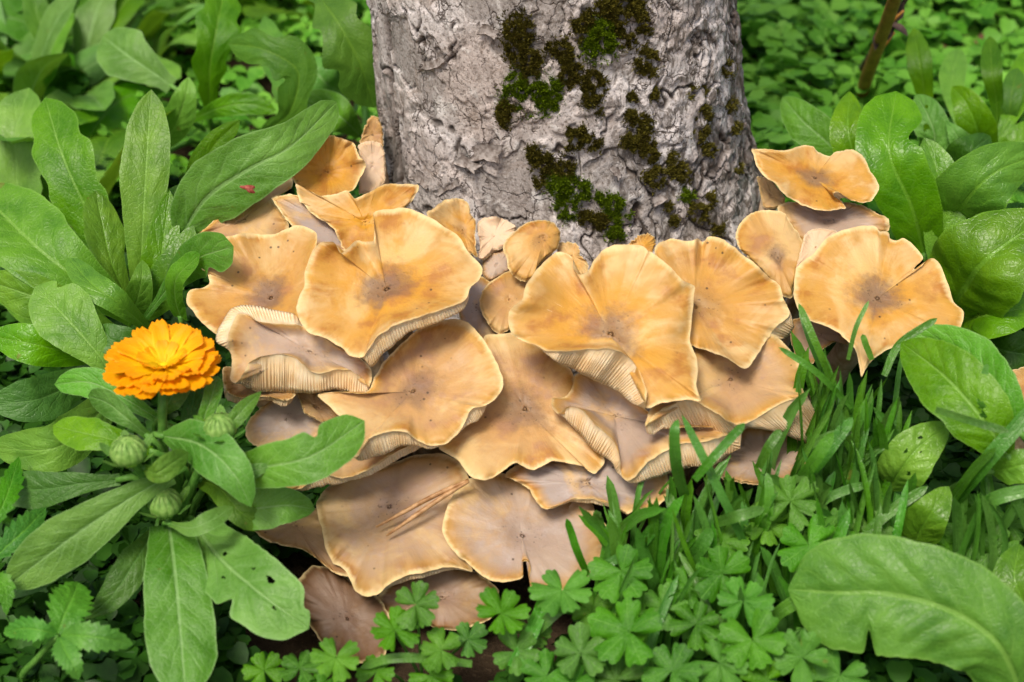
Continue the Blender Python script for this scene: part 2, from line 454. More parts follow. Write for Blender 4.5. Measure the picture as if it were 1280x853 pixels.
def soil_material():
    N = NT('garden_soil'); p = N.pos()
    a = N.noise(p, 30, 4, 0.65); b = N.noise(p, 260, 4, 0.7)
    c = N.mix(N.ss(a, 0.3, 0.7), (0.022, 0.014, 0.008), (0.055, 0.036, 0.020))
    c = N.mix(N.math('MULTIPLY', N.ss(b, 0.55, 0.7), 0.6), c, (0.11, 0.075, 0.045))
    return N.done(N.bsdf(c, 0.9, 0.15, N.bump(N.math('ADD', a, N.math('MULTIPLY', b, 0.5)), 0.8, 0.006)))
M['soil'] = soil_material()

# ------------------------------------------------------------------ ground
def build_ground():
    def axis(lo, hi, fine, far):
        a = list(np.linspace(lo, hi, fine)); out = list(a)
        for k in range(1, 9):
            out.append(hi + far * (k / 8.0) ** 3); out.insert(0, lo - far * (k / 8.0) ** 3)
        return np.array(out)
    xs = axis(-0.7, 0.7, 120, 40); ys = axis(-0.5, 1.3, 150, 40)
    X, Y = np.meshgrid(xs, ys, indexing='ij')
    Q = np.stack([X, Y, np.zeros_like(X)], -1)
    Z = fbm(Q * 14, 4, 3) * 0.008 - 0.034
    d = np.hypot(X - 0.03, Y - 0.2)
    Z += 0.03 * np.exp(-(d / 0.16) ** 2)
    V = np.stack([X, Y, Z], -1).reshape(-1, 3)
    o = part('ground', V, grid_faces(len(xs), len(ys)), M['soil'], None)
    o['kind'] = 'structure'
build_ground()

# ------------------------------------------------------------------ tree trunk
TY = 0.225
def trunk_axis_x(z):
    return 0.042 - 0.12 * (np.clip(z, 0, 0.35) - 0.1) - 0.01 * np.clip(z - 0.35, 0, 9)
def trunk_rad(z):
    return 0.111 + 0.05 * np.exp(-np.clip(z, -0.02, 9) / 0.08) - 0.012 * np.clip(z - 0.4, 0, 3)

def build_trunk():
    root = thing('apple_tree', 'thick pale grey tree trunk with flaking bark and moss patches', 'tree', (0.04, TY, 0))
    th = np.concatenate([np.linspace(-1.75, 1.75, 500), np.linspace(1.75, 2 * np.pi - 1.75, 50)[1:-1]])
    zs = np.concatenate([np.linspace(-0.05, 0.335, 350), 0.335 + 2.0 * (np.linspace(0, 1, 40)[1:]) ** 1.6])
    TH, Z = np.meshgrid(th, zs, indexing='ij')
    S = np.stack([np.sin(TH), -np.cos(TH), np.zeros_like(TH)], -1)
    R0 = trunk_rad(Z)
    Q = S * 0.115; Q[..., 2] = Z
    lump = fbm(Q * np.array([9, 9, 5.]), 3, 11) * 0.006
    warp = np.stack([fbm(Q * 40, 3, 21), fbm(Q * 40, 3, 22), fbm(Q * 40, 3, 23)], -1) * 0.012
    a = fbm((Q + warp) * np.array([26, 26, 15.]), 4, 31)
    b = fbm((Q + warp * 1.5) * np.array([44, 44, 30.]) + 5, 4, 41)
    rug = sstep(-0.35, 0.75, TH) * 0.9 + 0.1 * sstep(0.1, -0.1, Z - 0.1)
    p1 = sstep(-0.16, -0.125, a); p2 = sstep(0.08, 0.105, a); p3 = sstep(0.12, 0.15, b)
    plate = p1 * 0.45 + p2 * 0.3 + p3 * 0.25
    fine = fbm(Q * 190, 4, 51)
    cv = np.abs(fbm((Q + warp) * np.array([48, 48, 13.]), 3, 61))
    crack = sstep(0.035, 0.008, cv) * sstep(0.1, 0.3, fbm(Q * 17 + 3, 2, 71) + 0.3 * rug)
    # thin shadow line, painted and slightly recessed, where a plate ends
    edge = np.maximum(sstep(0.05, 0.0, np.abs(a + 0.15)), sstep(0.035, 0.0, np.abs(a - 0.09))) * sstep(-0.1, 0.35, fbm(Q * 30 + 9, 2, 81))
    # deep furrow down the left flank and rugged right flank
    fl = sstep(0.05, 0.012, np.abs(TH + 1.17 + 0.03 * fbm(Q * 25, 2, 83))) * sstep(0.30, 0.2, Z)
    rr = sstep(1.05, 1.5, np.abs(TH))
    rib = fbm(np.stack([TH * 16, Z * 16, Z * 0], -1) , 4, 85)
    disp = lump + p1 * 0.0018 + p2 * 0.0015 + p3 * 0.0011 + fine * (0.0002 + 0.0014 * rug) - crack * 0.003 - fl * 0.006 - edge * 0.0008
    disp += (0.0004 + 0.0006 * rug) * fbm(Q * np.array([120, 120, 70.]), 3, 89) + rr * rib * 0.007 + rug * fbm(Q * 75, 3, 87) * 0.0016
    R = R0 + disp
    X = trunk_axis_x(Z) + S[..., 0] * R; Y = TY + S[..., 1] * R
    V = np.stack([X, Y, Z], -1).reshape(-1, 3)
    F = grid_faces(len(th), len(zs))
    last = len(th) - 1; n = len(zs)
    j = np.arange(n - 1)
    F = np.vstack([F, np.stack([last * n + j, j, j + 1, last * n + j + 1], -1)])
    cr = np.clip(crack * 0.95 + fl * 0.9 + edge * 0.8 + rr * sstep(0.0, -0.3, rib) * 0.8, 0, 1)  # real cracks and furrows plus the painted shadow line at plate ends
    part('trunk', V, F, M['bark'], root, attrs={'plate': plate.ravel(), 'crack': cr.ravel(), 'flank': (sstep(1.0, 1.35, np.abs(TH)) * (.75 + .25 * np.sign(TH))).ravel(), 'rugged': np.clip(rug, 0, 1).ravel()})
    return root
TREE = build_trunk()

def on_trunk(px, py, off=0.0):
    d = ray(px, py)
    hi = (TY - CAM[1]) / d[..., 1]
    lo = np.full_like(hi, 0.6)
    for _ in range(40):
        mid = 0.5 * (lo + hi)
        p = CAM + d * mid[..., None]
        ins = np.hypot(p[..., 0] - trunk_axis_x(p[..., 2]), p[..., 1] - TY) < trunk_rad(p[..., 2]) + off
        hi = np.where(ins, mid, hi); lo = np.where(ins, lo, mid)
    p = CAM + d * hi[..., None]
    n = norm(np.stack([p[..., 0] - trunk_axis_x(p[..., 2]), p[..., 1] - TY, 0.12 + 0 * p[..., 0]], -1))
    return p, n

def build_moss():
    S = 2.4615
    dat = [(510, 95, 42, 0), (515, 150, 38, 0), (545, 190, 36, 0), (555, 238, 34, 0), (505, 285, 48, 1), (560, 290, 52, 1), (612, 292, 40, 1), (480, 340, 36, 0), (468, 375, 20, 0),
           (840, 40, 70, 0), (785, 25, 36, 0), (885, 62, 34, 0), (760, 112, 54, 1), (712, 75, 34, 0), (848, 128, 26, 0), (908, 190, 34, 0), (915, 222, 26, 0), (650, 165, 34, 0), (672, 228, 38, 0),
           (745, 262, 38, 0), (738, 312, 34, 0), (930, 290, 14, 0), (862, 362, 22, 0), (905, 385, 24, 0), (905, 440, 34, 0), (858, 440, 28, 0), (918, 482, 24, 0), (930, 545, 30, 0), (985, 492, 20, 0),
           (1010, 540, 34, 0), (1030, 602, 20, 1), (1056, 290, 28, 0), (1082, 345, 28, 0), (1075, 410, 26, 0), (1098, 460, 18, 0), (1145, 215, 36, 0), (1108, 285, 22, 0), (1165, 330, 24, 0),
           (1182, 395, 18, 0), (585, 500, 38, 0), (560, 478, 26, 0), (688, 430, 36, 0), (742, 442, 22, 0), (652, 575, 44, 1), (702, 588, 32, 1), (660, 648, 36, 1), (716, 672, 22, 0),
           (760, 610, 14, 1), (806, 636, 30, 1), (832, 668, 24, 1), (762, 682, 26, 0), (812, 722, 26, 1), (990, 682, 16, 0), (1064, 650, 28, 0), (1100, 612, 18, 0), (1128, 700, 18, 0),
           (655, 530, 30, 0), (575, 560, 18, 0), (975, 640, 12, 0), (1185, 520, 16, 0), (860, 300, 14, 0), (600, 140, 14, 0)]
    rg = np.random.default_rng(5)
    for k, (zx, zy, zr, g) in enumerate(dat):
        n = int(np.clip((zr * 0.47) ** 2 * 3.2, 70, 3200))
        a = rg.uniform(0, 2 * np.pi, n); rad = np.sqrt(rg.uniform(0, 1, n)) * np.where(rg.uniform(0, 1, n) < .16, 1.45, 1.0)
        edge = 1 + 0.45 * fbm(np.stack([np.cos(a) * 1.3 + k, np.sin(a) * 1.3, rad * 0], -1), 3, 90)
        ox = np.cos(a) * rad * zr * edge; oy = np.sin(a) * rad * zr * edge * 1.1
        keep = fbm(np.stack([(zx + ox) / 16, (zy + oy) / 16, 0 * ox], -1), 3, 91) > -0.13
        ox, oy, rad = ox[keep], oy[keep], rad[keep]; n = len(ox)
        p, nn = on_trunk(440 + (zx + ox) / S, (zy + oy) / S, 0.002)
        dome = np.clip(1 - rad ** 2, 0, 1) * min(0.006, zr * 0.00014) * (0.55 + 0.75 * vnoise(p * 300, 4))
        p = p + nn * np.maximum(dome, 0)[:, None]
        B = 3
        V = []; rn = []
        for b in range(B):
            dr = norm(nn * 1.0 + rg.normal(0, 0.75, (n, 3)) + np.array([0, 0, 0.2]))
            sd = norm(np.cross(dr, rg.normal(0, 1, (n, 3))))
            L = rg.uniform(0.0010, 0.0030, n)[:, None]; w = rg.uniform(0.00025, 0.0005, n)[:, None]
            V.append(np.stack([p - sd * w - nn * 0.001, p + sd * w - nn * 0.001, p + dr * L * 0.6 + sd * w, p + dr * L], 1))
            rb = rg.uniform(0, .8, n) * (.45 + .55 * sstep(-.3, .4, vnoise(p * 420, 6))); rn.append(np.stack([rb * .4, rb * .4, rb + .1, rb + .25], -1).clip(0, 1).ravel())
        V = np.concatenate(V).reshape(-1, 3)
        m = len(V) // 4
        i = np.arange(m) * 4
        F = np.stack([i, i + 1, i + 2, i + 3], -1)
        mat = M['moss_g'] if g else M['moss_b']
        o = part('moss_patch', V, F, mat, TREE, attrs={'rnd': np.concatenate(rn)})
        if zr >= 30: o['label'] = 'bright green moss cushion' if g else 'dark olive brown moss cushion'
build_moss()

def build_flakes():
    # loose curls of bark that stand off the trunk (photo pixels: centre, half length, half height, angle)
    for px, py, hl, hh, ang in [(542, 80, 17, 6, -0.3), (585, 205, 14, 7, 0.5), (607, 192, 16, 10, 0.1), (560, 234, 14, 6, -0.4), (527, 224, 12, 7, 0.5), (770, 215, 9, 5, 0.9), (822, 250, 8, 5, -0.5), (500, 130, 6, 12, 0.1), (610, 40, 12, 7, 0.4)]:
        nu, nv = 9, 6
        U, W = np.meshgrid(np.linspace(-1, 1, nu), np.linspace(-1, 1, nv), indexing='ij')
        jag = 1 + 0.35 * vnoise(np.stack([U * 3 + px, W * 3 + py, U * 0], -1), 3)
        x = U * hl * jag; y = W * hh * jag
        c, s = math.cos(ang), math.sin(ang)
        p, n = on_trunk(px + x * c - y * s, py + x * s + y * c, 0.004)
        lift = 0.0002 + 0.0026 * np.clip(W * 0.5 + 0.5, 0, 1) ** 2 * (0.6 + 0.4 * U)
        V = p + n * lift[..., None]
        V2 = V - n * 0.0012
        F = grid_faces(nu, nv); m = nu * nv
        ring = [i * nv for i in range(nu)] + [(nu - 1) * nv + j for j in range(1, nv)] + [i * nv + nv - 1 for i in range(nu - 2, -1, -1)] + [j for j in range(nv - 2, 0, -1)]
        ring = np.array(ring); r2 = np.roll(ring, -1)
        part('bark_flake', np.vstack([V.reshape(-1, 3), V2.reshape(-1, 3)]), np.vstack([F, F[:, ::-1] + m, np.stack([ring, ring + m, r2 + m, r2], -1)]), M['flake'], TREE, smooth=False)
build_flakes()

# ------------------------------------------------------------------ mushrooms
ZO = {'n': (0, 0, 1.0), 'a1': (220, 130, 3.048), 'f0': (240, 360, 3.048), 'q4': (280, 520, 2.207),
      'z1': (220, 130, 6.095), 'z2': (400, 130, 6.095), 'z3': (220, 260, 6.095), 'z4': (520, 230, 5.333), 'z5': (260, 370, 5.333),
      'z6': (280, 500, 5.333), 'z7': (280, 620, 5.333), 'z8': (500, 560, 4.264), 'w1': (620, 270, 5.333), 'w2': (800, 270, 5.333),
      'w3': (620, 400, 5.333), 'w4': (800, 400, 5.333), 'w5': (740, 520, 4.267), 'w6': (560, 400, 3.28), 'w7': (900, 160, 5.333), 'w8': (970, 260, 3.878)}
def zp(z, pts):
    ox, oy, s = ZO[z]
    return np.array(pts, float).reshape(-1, 2) / s + np.array([ox, oy])

def polyline(p, n):
    p = np.asarray(p, float)
    s = np.concatenate([[0], np.cumsum(np.linalg.norm(np.diff(p, axis=0), axis=1))])
    u = np.linspace(0, s[-1], n)
    return np.stack([np.interp(u, s, p[:, k]) for k in range(2)], -1)

def outline(segs, NS, seed):
    """closed outline: plain runs (zoom, points) and turned-up runs (zoom, rim points, zoom2, lower edge of the visible gills)"""
    pts, offs = [], []
    for sg in segs:
        rim = zp(sg[0], sg[1])
        if len(sg) == 2:
            pts.append(rim); offs.append(np.zeros_like(rim))
        else:
            low = zp(sg[2], sg[3]); n = max(10, 3 * len(rim))
            a = polyline(rim, n); b = polyline(low, n)
            pts.append(a); offs.append(b - a)
    Pp = np.vstack(pts); O = np.vstack(offs)
    X = np.hstack([Pp, O])
    X = np.vstack([X, X[:1]])
    s = np.concatenate([[0], np.cumsum(np.linalg.norm(np.diff(X[:, :2], axis=0), axis=1) + 1e-6)])
    n = 1024
    u = np.linspace(0, s[-1], n, endpoint=False)
    Y = np.stack([np.interp(u, s, X[:, k]) for k in range(4)], -1)
    sig = 1024 / s[-1] * 3.2
    k = np.exp(-0.5 * (np.arange(-40, 41) / sig) ** 2); k /= k.sum()
    Y = np.stack([np.convolve(np.concatenate([Y[-40:, c], Y[:, c], Y[:40, c]]), k, 'valid') for c in range(4)], -1)
    a = np.linspace(0, 2 * np.pi, n, endpoint=False)
    ring = np.stack([np.cos(a) * 9, np.sin(a) * 9, np.full(n, seed * 3.1)], -1)
    Y[:, 0] += 2.0 * fbm(ring, 3, seed, .6); Y[:, 1] += 2.0 * fbm(ring + 7, 3, seed + 1, .6)
    idx = np.linspace(0, n, NS, endpoint=False)
    return np.stack([np.interp(idx, np.arange(n + 1), np.append(Y[:, c], Y[0, c])) for c in range(4)], -1), s[-1]

def mushroom(label, segs, centre, lift, tilt=20.0, side=0.0, wave=0.0045, dish=0.004, spore=0.2, brown=0.0, pale=0.0, gold=0.5, disc=1.0, seed=1,
             roll=0.0022, stem=True, stem_top=None):
    cx, cy = zp(*centre)[0]
    C = mound(cx, cy, lift)
    ta, sa = math.radians(tilt), math.radians(side)
    N = norm(np.array([math.sin(sa), -math.sin(ta) * math.cos(sa), math.cos(ta) * math.cos(sa)]))
    NS = 216
    out, per = outline(segs, NS, seed)
    has_gills = any(len(s) > 2 for s in segs)
    ppm = FPX / vdepth(C)

    def place(x, y, d):
        dr = ray(x, y)
        t = ((C - CAM) @ N) / (dr @ N)
        dc = vdepth(C)
        t = dc + np.clip(t - dc, -0.075, 0.075)
        L = np.linalg.norm(dr, axis=-1)
        return CAM + dr * (t - d / L)[..., None]

    def relief(a, r, flap):
        ring = np.stack([np.cos(a) * 1.35, np.sin(a) * 1.35, np.full_like(a, seed * 1.7)], -1)
        w1 = fbm(ring, 2, seed + 100) ; w2 = fbm(ring * 2.6, 2, seed + 200)
        wv = wave * (w1 * 1.3 + w2 * 0.95) * 2.1
        fl = np.clip(flap / 14.0, 0, 1)
        d = (dish * 1.5 + 0.001) * (r ** 2.4) + wv * r ** 3.2
        d = d + fl * 0.006 * sstep(0.5, 1.0, r)
        d = d - (1 - 0.75 * fl) * roll * sstep(0.86, 1.0, r) ** 1.5
        g = np.random.default_rng(seed + 77)
        for _ in range(5):                                     # radial folds that run in from the margin
            a0 = g.uniform(0, 6.283); wd = g.uniform(0.10, 0.26); am = g.uniform(-1, 1)
            da = np.abs(np.mod(a - a0 + g.uniform(-.5, .5) * (1 - r) + math.pi, 2 * math.pi) - math.pi)
            d = d + am * wave * 1.3 * np.exp(-(da / wd) ** 2) * sstep(g.uniform(0.45, 0.7), 1.0, r)
        d = d - 0.0016 * np.exp(-(r / 0.10) ** 2) + 0.0012 * np.exp(-(r / 0.04) ** 2)
        return d

    # cap top
    rs = np.concatenate([[0.02, 0.05, 0.09, 0.14, 0.2, 0.28], np.linspace(0.36, 0.86, 11), [0.90, 0.935, 0.96, 0.98, 1.0]])
    ai = np.linspace(0, 2 * np.pi, NS, endpoint=False)
    fl = np.linalg.norm(out[:, 2:], axis=1)
    Rg, A = np.meshgrid(rs, ai, indexing='ij')
    FLg = np.broadcast_to(fl, Rg.shape)
    px = cx + (out[:, 0] - cx) * Rg; py = cy + (out[:, 1] - cy) * Rg
    D = relief(A, Rg, FLg)
    Vt = place(px, py, D)
    bumpn = fbm(Vt * 60, 3, seed + 9) * 0.0019 + fbm(Vt * 24, 2, seed + 19) * 0.0042
    D = D + bumpn * sstep(0.0, 0.25, Rg) * (1 - 0.5 * sstep(0.9, 1, Rg))
    Vt = place(px, py, D)
    rimD = D[-1].copy()
    V = np.vstack([place(np.array([cx]), np.array([cy]), np.array([-0.0006]) )[None, 0], Vt.reshape(-1, 3)])
    j = np.arange(NS); k = (j + 1) % NS
    F = [np.stack([np.zeros(NS, int), 1 + k, 1 + j], -1), grid_faces(len(rs), NS, True)[:, ::-1] + 1]
    uv = np.vstack([[0.5, 0.0], np.stack([A.ravel() / (2 * np.pi), Rg.ravel()], -1)])
    base = C.copy() - N * 0.02
    gx = C[0] + np.clip(0.2 * (0.03 - C[0]), -.03, .03); gy = C[1] + np.clip(0.45 * (0.10 - C[1]), -.012, .07)
    if label.startswith('lone'): gx, gy = C[0] + .004, C[1] + .006
    root = thing('mushroom', label, 'mushroom', (gx, gy, -0.03), 'mushrooms in the clump round the trunk')
    props = dict(dusting=float(spore), browning=float(brown), paleness=float(pale), golden=float(gold), disc=float(disc))
    part('cap', V, F, M['cap'], root, uv=uv, props=props)
    # gills
    ng = int(np.clip(per / 3.6, 40, 240)) if has_gills else 60
    NG = ng * (6 if has_gills else 3)
    og = np.stack([np.interp(np.linspace(0, NS, NG, endpoint=False), np.arange(NS + 1), np.append(out[:, c], out[0, c])) for c in range(4)], -1)
    rD = np.interp(np.linspace(0, NS, NG, endpoint=False), np.arange(NS + 1), np.append(rimD, rimD[0]))
    flg = np.linalg.norm(og[:, 2:], axis=1)
    rg = np.random.default_rng(seed)
    ph = np.linspace(0, ng, NG, endpoint=False)
    ph = ph + 0.9 * fbm(np.stack([ph * 0.23, ph * 0 + seed, ph * 0], -1), 3, seed + 7)
    amp = 0.7 + 0.3 * rg.uniform(-1, 1, ng)
    ridge = np.abs(np.mod(ph, 1) - 0.5) * 2                # 1 at gill edge, 0 in the gap
    ridge = ridge ** 0.8
    half = (np.floor(ph).astype(int) % 2)
    rows, rid = [], []
    qs = [0.0, 0.1, 0.22, 0.36, 0.52, 0.68, 0.84, 1.0]
    for q in qs:
        x = og[:, 0] + og[:, 2] * q; y = og[:, 1] + og[:, 3] * q
        deep = 0.0008 + 0.0022 * min(q * 6, 1) + flg / ppm * (0.55 * q + 0.5 * q * q)
        g = sstep(0.0, 0.55, q - 0.12 * half) * (0.0004 + 0.0017 * np.clip(flg / 20, 0, 1))
        rows.append(place(x, y, rD - deep - g * (1 - ridge))); rid.append(1 - (1 - ridge) * min(1, q * 1.6))
    for q in [0.2, 0.45, 0.7, 0.88]:
        ex, ey = og[:, 0] + og[:, 2], og[:, 1] + og[:, 3]
        x = ex + (cx - ex) * q; y = ey + (cy - ey) * q
        deep = 0.003 + flg / ppm * 1.05 * (1 - q) + 0.012 * q
        rows.append(place(x, y, rD * (1 - q) - deep - 0.0016 * (1 - ridge))); rid.append(ridge)
    G = np.concatenate(rows); nr = len(rows)
    guv = np.stack([np.tile(np.linspace(0, 1, NG, endpoint=False), nr), np.repeat(np.linspace(0, 1, nr), NG)], -1)
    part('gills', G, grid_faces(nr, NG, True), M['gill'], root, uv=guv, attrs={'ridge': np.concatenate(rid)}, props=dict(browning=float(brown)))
    # stem
    if stem:
        top = place(np.array([cx]), np.array([cy]), np.array([-0.006]))[0] if stem_top is None else mound(stem_top[0], stem_top[1], stem_top[2])
        bot = np.array([gx, gy, -0.034])
        midp = top * 0.5 + bot * 0.5 + np.array([0, 0.006, 0.0])
        rad = np.clip(per / ppm / 2 / math.pi * 0.17, 0.0045, 0.009)
        v, f, suv = tube([top, top * 0.75 + bot * 0.25 - N * 0.003, midp, bot], [rad * 1.25, rad, rad * 1.05, rad * 1.35], 14, 14)
        part('stem', v, f, M['stem'], root, uv=suv)
    return root

def build_mushrooms():
    m = mushroom
    # A: golden cap left of the middle, gills showing along its front
    m('round golden mushroom with a brown dimple, curled fold and gilled front edge', [
        ('n', [(466, 264), (473, 262), (499, 260), (515, 261), (535, 271), (551, 281), (568, 291), (578, 301), (584, 314), (597, 327), (605, 337), (600, 350), (586, 360)]),
        ('n', [(586, 369), (581, 378), (548, 389), (519, 398), (489, 409), (470, 422), (459, 439)], 'n', [(587, 373), (581, 388), (565, 396), (535, 409), (512, 414), (496, 429), (476, 445), (464, 461)]),
        ('n', [(456, 447), (437, 446), (427, 435), (406, 422), (384, 417), (373, 399), (370, 385), (374, 372), (381, 358), (381, 340), (390, 314), (399, 304), (417, 301), (425, 318), (446, 300), (468, 303)])],
      ('n', [(483, 362)]), 0.036, 22, 2, 0.005, 0.006, 0.05, 0, 0, 1.0, 1.0, 1)
    # B: the big wavy one
    m('largest wavy golden mushroom with rolled pale gilled lip, below the mossy bark', [
        ('w1', [(110, 800), (80, 720), (85, 640), (130, 590), (185, 555), (180, 510), (200, 450), (270, 360), (330, 300), (390, 250), (440, 235), (490, 250), (515, 290), (512, 360), (560, 400), (610, 380), (650, 300), (700, 230), (790, 190), (880, 190), (960, 195), (1010, 215), (1020, 250)]),
        ('w2', [(60, 230), (150, 290), (230, 370), (300, 440), (370, 465), (360, 560), (340, 700), (330, 850)]),
        ('w4', [(345, 180), (380, 260), (385, 340), (370, 440), (385, 500), (425, 530), (400, 555), (340, 530)]),
        ('w3', [(1175, 545), (1090, 556), (1040, 585)]),
        ('w3', [(990, 590), (1012, 480), (985, 400), (940, 320), (890, 250), (830, 210), (740, 190), (620, 195), (470, 205), (330, 208)], 'w3', [(975, 592), (900, 550), (830, 490), (740, 440), (640, 400), (550, 350), (480, 305), (400, 280), (335, 225)]),
        ('w3', [(290, 178), (200, 150)])],
      ('n', [(763, 418)]), 0.042, 24, 0, 0.006, 0.006, 0.05, 0, 0, 0.95, 0.9, 2)
    m('fan shaped golden mushroom tucked behind the largest wavy one', [
        ('w2', [(90, 220), (140, 170), (210, 150), (290, 165), (355, 172), (380, 135), (408, 175), (425, 180), (440, 140), (480, 132), (540, 150), (620, 200), (700, 270), (780, 330), (860, 420), (900, 430), (940, 480), (950, 540), (1000, 640)]),
        ('w2', [(1005, 665), (960, 690), (900, 750), (860, 810)], 'w2', [(1020, 690), (1025, 740), (1000, 800), (960, 830)]),
        ('w4', [(860, 110), (800, 200), (770, 260), (710, 330), (680, 325), (620, 280), (540, 240), (460, 210), (360, 185)]),
        ('w2', [(260, 800), (230, 600), (150, 380)])],
      ('w2', [(365, 610)]), 0.022, 24, 6, 0.006, 0.004, 0.1, 0.05, 0, 0.75, 0.5, 3)
    m('broad tan mushroom with a flared white gilled skirt beside the grass', [
        ('w4', [(760, 60), (900, 100), (950, 140), (1000, 200), (1050, 270), (1080, 340), (1080, 400), (1070, 440), (1100, 500)]),
        ('w4', [(1130, 520), (1030, 525), (960, 550), (880, 590), (790, 650), (700, 700), (650, 702), (590, 680), (520, 630), (450, 580), (380, 550), (300, 540), (230, 550), (150, 590), (80, 640), (30, 720)],
         'w4', [(1172, 600), (1165, 720), (1130, 832), (1050, 805), (980, 772), (880, 745), (780, 722), (710, 716), (690, 740), (600, 762), (500, 765), (420, 745), (370, 722), (300, 715), (200, 722), (120, 732), (90, 772), (35, 752)]),
        ('w4', [(60, 600), (200, 420), (320, 250), (420, 130), (600, 60)])],
      ('w4', [(600, 400)]), 0.014, 22, 6, 0.0045, 0.005, 0.4, 0, 0, 0.5, 0.4, 4)
    m('folded mushroom with two gilled lips and lilac dusted hollow, below the largest one', [
        ('w3', [(515, 370), (560, 350), (800, 420), (1000, 600), (1200, 720)]), ('w5', [(600, 60), (740, 60)]),
        ('w5', [(810, 80), (700, 110), (600, 140), (460, 150), (380, 195), (300, 240), (250, 300), (215, 345)], 'w5', [(800, 180), (740, 200), (650, 268), (560, 270), (480, 285), (380, 320), (280, 345), (220, 366)]),
        ('w5', [(180, 350), (155, 320)]),
        ('w5', [(152, 250), (140, 190), (110, 130), (60, 80), (10, 40), (-60, -40), (-120, -60), (-165, -30)], 'w5', [(122, 290), (108, 245), (60, 220), (0, 180), (-60, 100), (-110, 50), (-160, 0)]),
        ('w3', [(410, 640), (365, 570), (370, 520), (430, 525), (480, 500), (515, 430)])],
      ('w3', [(790, 640)]), 0.002, 20, -3, 0.005, 0.006, 0.75, 0, 0, 0.5, 0.15, 5)
    m('tan mushroom with a grey speckled eye directly below the round golden one', [
        ('f0', [(1000, 118), (1050, 130), (1110, 190), (1150, 260), (1185, 340), (1185, 390), (1150, 430), (1115, 452)]),
        ('f0', [(1108, 455), (1078, 452), (1052, 475), (1040, 515)], 'f0', [(1112, 480), (1090, 510), (1065, 515), (1045, 525)]),
        ('f0', [(1010, 560), (960, 598)]),
        ('f0', [(900, 602), (850, 580), (820, 550), (760, 545), (700, 560), (655, 590), (640, 640)], 'f0', [(900, 618), (860, 602), (800, 602), (740, 632), (680, 650), (640, 664)]),
        ('f0', [(615, 650), (612, 610), (620, 570), (600, 520), (560, 490), (520, 450), (470, 405), (560, 395), (640, 405), (680, 390), (690, 350), (720, 290), (790, 220), (870, 150), (940, 125)])],
      ('f0', [(840, 395)]), 0.016, 22, 0, 0.004, 0.004, 0.3, 0, 0, 0.7, 0.8, 6)
    m('tan mushroom with a scalloped front and grey eye, right of the speckled one', [
        ('w6', [(150, 60), (300, 50), (420, 130), (510, 210), (540, 300), (560, 420), (610, 500), (645, 585), (605, 635), (575, 625), (560, 600), (510, 590), (430, 575), (390, 600), (350, 620), (310, 605), (275, 580), (240, 610), (200, 640), (150, 660), (100, 650), (70, 620), (50, 580), (0, 550), (-40, 530), (-40, 450), (50, 380), (110, 280), (120, 160)])],
      ('w6', [(315, 365)]), -0.003, 22, 0, 0.004, 0.003, 0.28, 0, 0, 0.6, 0.85, 7)
    m('dusty mushroom with a yellow wavy front edge, its ringed stem showing below', [
        ('z8', [(545, 155), (610, 95), (760, 60), (1000, 60)]), ('w5', [(160, 130), (280, 220), (400, 300), (420, 420), (340, 490), (230, 500)]),
        ('w5', [(190, 528), (140, 490), (80, 470), (0, 440), (-60, 440), (-120, 452)], 'w5', [(190, 534), (140, 500), (80, 484), (0, 466), (-60, 458), (-125, 460)]),
        ('z8', [(800, 325), (760, 325), (720, 280), (690, 220), (620, 175)])],
      ('z8', [(1000, 190)]), -0.010, 20, 0, 0.004, 0.003, 0.95, 0, 0, 0.3, 0.2, 8, stem_top=(727, 640, -0.022))
    m('smooth greyish tan mushroom with a chewed split in its front edge', [
        ('z8', [(345, 175), (300, 220), (265, 280), (225, 400), (230, 460), (270, 540), (340, 600), (410, 660), (490, 710), (560, 716), (630, 705), (665, 680), (640, 655), (660, 600), (700, 620), (690, 740), (725, 790), (850, 770), (1000, 720), (1080, 600), (1110, 420), (1000, 300), (760, 230), (600, 140), (450, 130)])],
      ('z8', [(650, 470)]), -0.020, 21, 2, 0.0035, 0.002, 0.7, 0.25, 0, 0.35, 0.35, 9)
    m('wide tan mushroom with pine needles lying on it', [
        ('q4', [(255, 270), (255, 230), (290, 190), (350, 165), (440, 140), (520, 108), (600, 104), (650, 120), (680, 180), (660, 260), (650, 330), (670, 390), (690, 430)]),
        ('q4', [(640, 418), (600, 418), (560, 430), (500, 440), (455, 465)], 'q4', [(640, 424), (600, 430), (560, 444), (505, 455), (455, 472)]),
        ('q4', [(420, 495), (390, 500), (360, 480), (340, 440), (330, 420), (300, 410), (280, 370), (270, 310)])],
      ('q4', [(455, 250)]), -0.029, 21, -3, 0.004, 0.002, 0.5, 0.25, 0, 0.4, 0.25, 10)
    m('long mushroom with an upturned yellow gilled edge under the speckled one', [
        ('z6', [(450, 350), (700, 240), (1000, 190), (1300, 150), (1400, 240)]),
        ('z6', [(1280, 290), (1140, 350), (1030, 430), (900, 500), (800, 530), (680, 490), (600, 510), (530, 580)], 'z6', [(1280, 345), (1170, 390), (1060, 460), (930, 525), (840, 542), (760, 562), (640, 578), (540, 602)]),
        ('z6', [(470, 605), (380, 590), (345, 530), (360, 440)])],
      ('z6', [(800, 380)]), -0.010, 22, 0, 0.002, 0.004, 0.4, 0.15, 0, 0.4, 0.3, 11)
    m('flat mushroom coated in grey lilac spore dust beside the green bud', [
        ('z6', [(150, 170), (170, 130), (250, 40), (300, 0), (400, -80), (560, -60), (660, 40), (700, 140), (660, 230), (560, 290), (400, 340), (200, 310), (140, 240)])],
      ('z6', [(410, 130)]), -0.024, 22, 0, 0.002, 0.002, 1.0, 0.05, 0.1, 0.1, 0.3, 12)
